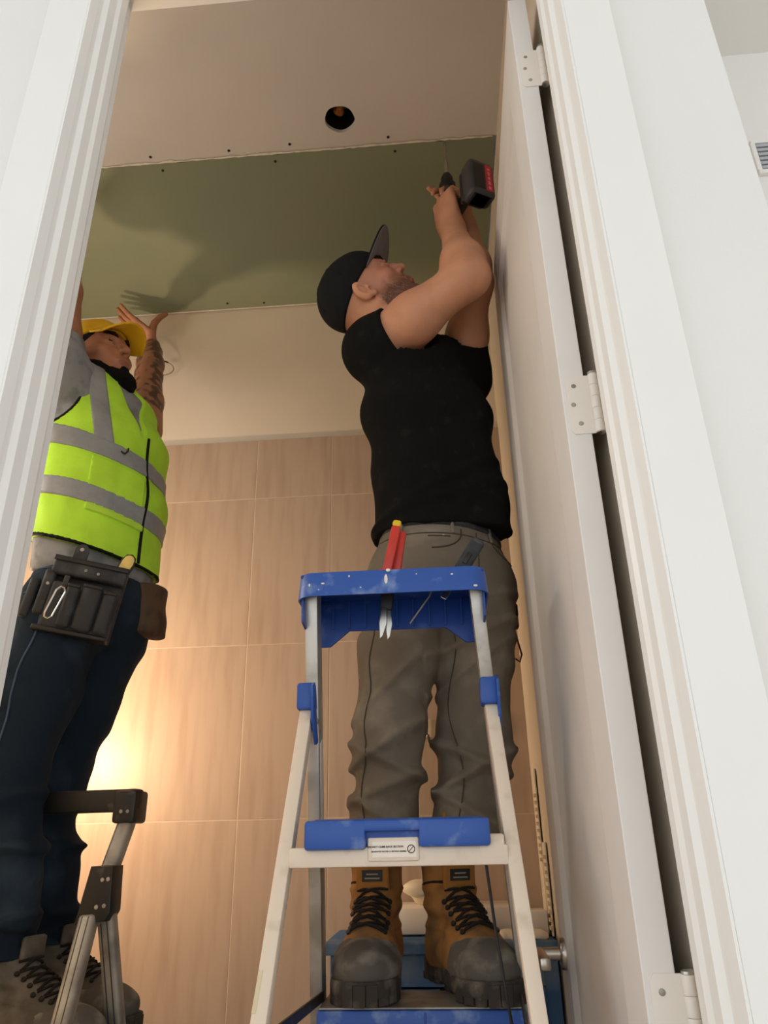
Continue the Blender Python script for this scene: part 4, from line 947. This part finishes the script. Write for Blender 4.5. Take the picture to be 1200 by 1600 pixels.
man2 = S.mesh('person', 'skin', None, skin2)
tag(man2, 'person in lime hi-vis vest, yellow cap and blue jeans holding the green board up', 'person')
H2.eyes(man2, (.80, -.58, .22)); H2.brows(man2, th=.0052)
# beard
S = SDF(H2.O-.17, H2.O+.15, .0028); W2 = H2.W
for s in (-1, 1):
    S.chain([W2(s*.071, .0, .014), W2(s*.066, .006, -.030), W2(s*.050, .038, -.068), W2(s*.022, .078, -.098)], [.008, .0155, .0245, .0245], .02)
S.ell(W2(0, .084, -.112), (.036, .028, .034), H2.ax, .02); S.ell(W2(0, .04, -.10), (.052, .052, .028), H2.ax, .02); S.ell(W2(0, .094, -.075), (.013, .010, .013), H2.ax, .012)
S.ell(W2(0, .100, -.046), (.026, .020, .0165), H2.ax, .006, 'sub')
S.warp(lambda x, y, z: .0028*noise3(x*170, y*170, z*120, 6)); S.mesh('beard', 'beard_black', man2)
cap(H2, man2, 'cap_yellow', 'cap_yellow', .066, .046, .16, .022, -.28, 58)
S = SDF(H2.O-.15, H2.O+.15, .0035); S.ell(W2(0, -.007, .046), np.array((.079, .101, .088)), H2.ax, 0); S.clip(W2(0, 0, .022), -H2.u+H2.n*.16); S.clip(W2(0, 0, .050), H2.u-H2.n*.16); S.mesh('head_band', 'cap_cloth', man2)
# grey T-shirt
S = SDF((-1.14, 1.45, 1.68), (-.64, 2.05, 2.46), .0042)
S.echain(TP, inflate(.004), s2, .04)
S.chain([TP[3], shR2, shR2*.55+elR2*.45], [.08, .078, .066], .04); S.chain([TP[3], shL2+V(-.015, 0, 0)], [.08, .062], .04)
g = S.grid(); cut_sleeve(S, g, shR2, elR2, .42, V(.0, .1, -.2), .08); cut_sleeve(S, g, shL2, elL2, .1, V(0, 0, 0), .08)
S.cone(W2(0, -.02, -.03), V(-.937, 1.738, 2.31), .066, .066, .006, 'sub'); S.clip((-.88, 1.745, 1.735), (-.12, .1, -1))
S.warp(fabric(41, .004, 34)); S.mesh('t_shirt', 'tee_grey', man2)
# jeans
S = SDF((-1.12, 1.46, .86), (-.66, 2.0, 1.80), .0042)
S.echain([V(-.872, 1.742, 1.60), V(-.874, 1.745, 1.70), V(-.876, 1.745, 1.77)], [(.158, .118), (.154, .114), (.146, .104)], s2, .03)
S.chain([hR2+V(.0, 0, -.02), hR2*.5+kR2*.5, kR2, kR2*.5+aR2*.5+V(.008, -.01, 0), V(-.878, 1.578, .925)], [.105, .094, .078, .076, .068], .03)
S.chain([hL2+V(.0, 0, -.02), hL2*.5+kL2*.5, kL2, kL2*.5+aL2*.5, V(-.905, 1.79, .925)], [.105, .094, .080, .076, .068], .03)
S.clip((-.85, 1.745, 1.765), (-.1, .1, 1)); S.clip((0, 0, .925), (0, 0, -1))
S.warp(fabric(51, .0065, 40, lambda x, y, z: .5+1.2*np.exp(-((z-1.19)/.09)**2)+1.2*np.exp(-((z-.97)/.05)**2)))
S.warp(lambda x, y, z: crease(x, y, z, 1.19, .45, -.9, .013, .012)+crease(x, y, z, 1.145, -.35, -.9, .012, .012)+crease(x, y, z, 1.10, .3, -.9, .012, .010)+crease(x, y, z, 1.01, -.4, -.9, .012, .010)+crease(x, y, z, .965, .35, -.9, .011, .010), .035)
jn = S.mesh('jeans', 'denim', man2)
stitch('jeans_seam', jn, [(Vector((-.885-.0015*k+.003*math.sin(k*.7), 1.2, 1.62-k*.026)), (0, 1, 0)) for k in range(26)], .0022, 'denim_seam', jn)
stitch('pocket_seam', jn, [(Vector((-.95+.012*k, 1.2, 1.655+.0015*k*k)), (0, 1, 0)) for k in range(6)], .0022, 'denim_seam', jn)
stitch('waist_seam', jn, [(Vector((-.98+.014*k, 1.2, 1.722)), (0, 1, 0)) for k in range(16)], .002, 'denim_seam', jn)
boot(man2, (-.915, 1.605), (.955, -.296), .768, 'boot_grey', 'boot_rubber', 'boot_sole', sc=1.02, shaft=.17, badge=False)
boot(man2, (-.945, 1.815), (.97, -.24), .768, 'boot_grey', 'boot_rubber', 'boot_sole', sc=1.02, shaft=.17, badge=False)
# hi-vis vest
N2 = unit((.33, -.94, 0)); w2 = unit((.94, .33, 0))
def vest_field(extra, h):
    S = SDF((-1.16, 1.45, 1.66), (-.62, 2.08, 2.46), h)
    es = [(a+.014+extra, b+.014+extra) for a, b in TE]; es[0] = (es[0][0]+.006, es[0][1]+.008); es[1] = (es[1][0]+.004, es[1][1]+.004); es[-1] = (.10+extra, .085+extra)
    S.echain(TP, es, s2, .045)
    S.chain([TP[3]+V(0, 0, .01), shR2+V(.03, .06, .012)], [.075+extra, .062+extra], .04); S.chain([TP[3]+V(0, 0, .01), shL2+V(-.02, -.06, .012)], [.075+extra, .062+extra], .04)
    S.warp(fabric(61, .0035, 26), .05)
    S.ell(shR2+V(-.03, -.05, -.045), (.118, .118, .135), None, .0, 'sub'); S.ell(shL2+V(.02, .07, -.03), (.10, .10, .13), None, .0, 'sub')
    S.cone(W2(0, -.02, -.02), V(-.93, 1.738, 2.29), .078, .074, .004, 'sub'); S.cone(V(-.80, 1.70, 2.30), V(-.76, 1.68, 2.12), .06, .004, .004, 'sub')
    S.clip((-.88, 1.7, 1.795), V(-.27, .05, -1))
    return S
def vest_col(p):
    c = np.tile(LIN('b6ec42'), (len(p), 1)); n = unit(V(-.27, .05, -1)); e1 = -((p-V(-.88, 1.7, 1.795))@n)
    q = (p-(shR2+V(-.03, -.05, -.045)))/V(.118, .118, .135); e2 = (np.linalg.norm(q, axis=1)-1)*.118
    q = (p-(shL2+V(.02, .07, -.03)))/V(.10, .10, .13); e3 = (np.linalg.norm(q, axis=1)-1)*.10
    return c
vest = vest_field(0, .0038).mesh('safety_vest', 'hi_vis', man2, vest_col)
def band(nm, m, extra, test, h=.0038, par=vest):
    S = vest_field(extra, h); g = S.grid(); S.f = np.maximum(S.f, test(*g)).astype(np.float32); return S.mesh(nm, m, par)
cen = V(-.865, 1.745, 0)
lean = lambda x, y, z: z+.22*(x+.87)
band('reflective_band', 'reflective', .0035, lambda x, y, z: np.maximum(np.abs(lean(x, y, z)-2.062)-.025, -10+0*x+0*y))
band('reflective_band', 'reflective', .0035, lambda x, y, z: np.maximum(np.abs(lean(x, y, z)-1.922)-.025, -10+0*x+0*y))
bn = unit(V(-.27, .05, -1)); cR, cL = shR2+V(-.03, -.05, -.045), shL2+V(.02, .07, -.03)
band('hem_binding', 'cap_cloth', .002, lambda x, y, z: -((x+.88)*bn[0]+(y-1.7)*bn[1]+(z-1.795)*bn[2])-.008)
band('armhole_binding', 'cap_cloth', .002, lambda x, y, z: (np.sqrt(((x-cR[0])/.118)**2+((y-cR[1])/.118)**2+((z-cR[2])/.135)**2)-1)*.118-.008)
band('armhole_binding', 'cap_cloth', .002, lambda x, y, z: (np.sqrt(((x-cL[0])/.10)**2+((y-cL[1])/.10)**2+((z-cL[2])/.13)**2)-1)*.10-.008)
side = lambda x, y: (x-cen[0])*N2[0]+(y-cen[1])*N2[1]
band('shoulder_band', 'reflective', .0030, lambda x, y, z: np.maximum(np.maximum(np.abs((x+.862+.25*(z-2.2)*1.0)*w2[0]+(y-1.6)*w2[1])-.024, 2.07-z), -side(x, y)+.0*z))
def pocket(x, y, z):
    t = (x-cen[0])*w2[0]+(y-cen[1])*w2[1]
    return np.maximum(np.maximum(np.abs(t-.028)-.066, np.abs(lean(x, y, z)-1.955)-.078), -side(x, y)+0*z)
band('vest_pocket', 'hi_vis', .0028, pocket)
vest.children[-1].data.color_attributes.new('Col', 'FLOAT_COLOR', 'POINT'); cc = vest.children[-1].data; cc.color_attributes['Col'].data.foreach_set('color', np.tile(np.append(LIN('b6ec42'), 1), len(cc.vertices)).astype(np.float32))
def flap(x, y, z):
    t = (x-cen[0])*w2[0]+(y-cen[1])*w2[1]
    return np.maximum(np.maximum(np.abs(t-.032)-.068, np.abs(lean(x, y, z)-1.888)-.009), -side(x, y)+0*z)
fp = band('pocket_flap', 'hi_vis', .0075, flap); fp.data.color_attributes.new('Col', 'FLOAT_COLOR', 'POINT').data.foreach_set('color', np.tile(np.append(LIN('b4e24a'), 1), len(fp.data.vertices)).astype(np.float32))
# front zip edge (black binding) running down the open front
F2 = Vector(f2)
zp = []
for k in range(26):
    z = 2.13-k*.0145; d = (F2*1.0-Vector(N2)*.16).normalized(); l, n_ = on(vest, Vector((-.855, 1.735, z))+d*.45, -d)
    if l is not None: zp.append(l+n_*.001)
if len(zp) > 3: obj('zip_edge', T(zp, .0045, 6), 'cap_cloth', vest)
l, n_ = on(vest, Vector((-.79, 1.2, 2.06)), (0, 1, 0))
if l is not None: obj('mic_hook', T([l+Vector((-.012, -.004, .010)), l+Vector((-.006, -.012, -.006)), l+Vector((.004, -.012, -.012)), l+Vector((.010, -.010, -.004)), l+Vector((.009, -.006, .006))], .0026), 'drill_black', vest)
# tool pouches
tp = thing('tool_pouch', 'black leather tool pouch clipped to the belt over the blue jeans', 'tool pouch', (0, 0, 0))
PM = frame((-.826, 1.572, 1.645), Vector(N2), Vector(w2)) @ Matrix.Rotation(math.radians(8), 4, 'Z')     # x along belt, y?, z outward
def pb(nm, lo, hi, m, par, bev=.004, rz=0): return obj(nm, B(lo, hi, bev, PM @ Matrix.Rotation(rz, 4, 'Z')), m, par, 45)
PM = Matrix(((w2[0], 0, N2[0], -.812), (w2[1], 0, N2[1], 1.580), (0, 1, 0, 1.637), (0, 0, 0, 1))) @ Matrix.Rotation(math.radians(-9), 4, 'Z') @ Matrix.Diagonal((.88, .92, 1, 1))
pb('back_panel', (-.098, -.098, -.014), (.092, .092, .0), 'leather_black', tp)
pb('top_band', (-.095, .048, 0), (.094, .090, .030), 'leather_black', tp, .008)
pb('band_trim', (-.096, .080, .028), (.095, .094, .034), 'drill_black', tp, .003)
pb('main_pocket', (-.082, -.095, 0), (.090, .030, .030), 'leather_black', tp, .010)
for x0_, x1_, y1_ in ((-.040, -.006, .022), (-.002, .048, .028), (.052, .088, .020)):
    p_ = pb('front_pocket', (x0_, -.086, .028), (x1_, y1_, .046), 'leather_black', tp, .009); pb('pocket_hem', (x0_+.001, y1_-.008, .040), (x1_-.001, y1_+.002, .048), 'drill_black', p_, .003)
pb('side_loop', (-.108, -.060, -.004), (-.080, .058, .024), 'leather_black', tp, .007); pb('bottom_trim', (-.094, -.101, .0), (.090, -.088, .036), 'drill_black', tp, .004)
pb('tool_sleeve', (-.142, -.070, -.012), (-.116, .034, .008), 'leather_black', tp, .008)
for x, y in ((-.092, .018), (-.01, .066), (.022, .064)): obj('rivet', lathe(bmesh.new(), [(.0045, 0), (.004, .0018), (.001, .0025)], PM @ Matrix.Translation((x, y, .031 if y > .05 else .024)), 12), 'alu_dull', tp, 40)
obj('hammer_strap', prism(bmesh.new(), [(-.018, 0), (-.018, .045)]+[(.018*math.cos(math.pi-k*math.pi/8), .045+.018*math.sin(k*math.pi/8)) for k in range(1, 8)]+[(.018, .045), (.018, 0)], 0, .006, PM @ Matrix.Translation((-.040, .078, .006)), .001), 'leather_black', tp, 40)
obj('snap', lathe(bmesh.new(), [(.006, 0), (.005, .002), (.002, .003)], PM @ Matrix.Translation((-.040, .125, .0125)), 12), 'alu_dull', tp, 40)
obj('key_clip_strap', B((-.056, -.004, .026), (-.042, .045, .033), .002, PM), 'leather_black', tp)
cr = obj('carabiner', T([(PM @ Vector((-.055+x, -.032+y, .052))) for x, y in [(.004, .040), (.013, .038), (.018, .028), (.006, -.036), (-.002, -.043), (-.011, -.040), (-.013, -.030), (-.004, .030)]], .0025, 8, True), 'steel'); tag(cr, 'silver carabiner clipped to the black tool pouch', 'carabiner')
tb = thing('folding_knife', 'pale yellow handled tool standing in the black tool pouch', 'hand tool', (0, 0, 0))
obj('handle', prism(bmesh.new(), [(-.014, 0), (-.015, .04)]+[(.0145*math.cos(math.pi-k*math.pi/8), .045+.015*math.sin(k*math.pi/8)) for k in range(1, 8)]+[(.015, .04), (.014, 0)], 0, .010, PM @ Matrix.Translation((.073, .076, .012)) @ Matrix.Rotation(-.25, 4, 'Z'), .002), 'tool_pale', tb, 40)
obj('edge_guard', T([(PM @ Matrix.Translation((.073, .076, .017)) @ Matrix.Rotation(-.25, 4, 'Z') @ Vector(p)) for p in [(-.016, 0, 0), (-.017, .04, 0), (-.011, .057, 0), (0, .062, 0), (.011, .057, 0), (.017, .04, 0), (.016, 0, 0)]], .0028), 'drill_black', tb, 50)
S = SDF((-.84, 1.70, 1.50), (-.66, 1.95, 1.80), .004); S.eseg(V(-.738, 1.795, 1.73), V(-.730, 1.795, 1.61), (.052, .020), (.055, .026), V(.3, .95, 0), .02); S.warp(fabric(71, .003, 40)); o = S.mesh('leather_pouch', 'leather_brown')
tag(o, 'brown leather pouch on the far hip of the man in jeans', 'pouch')
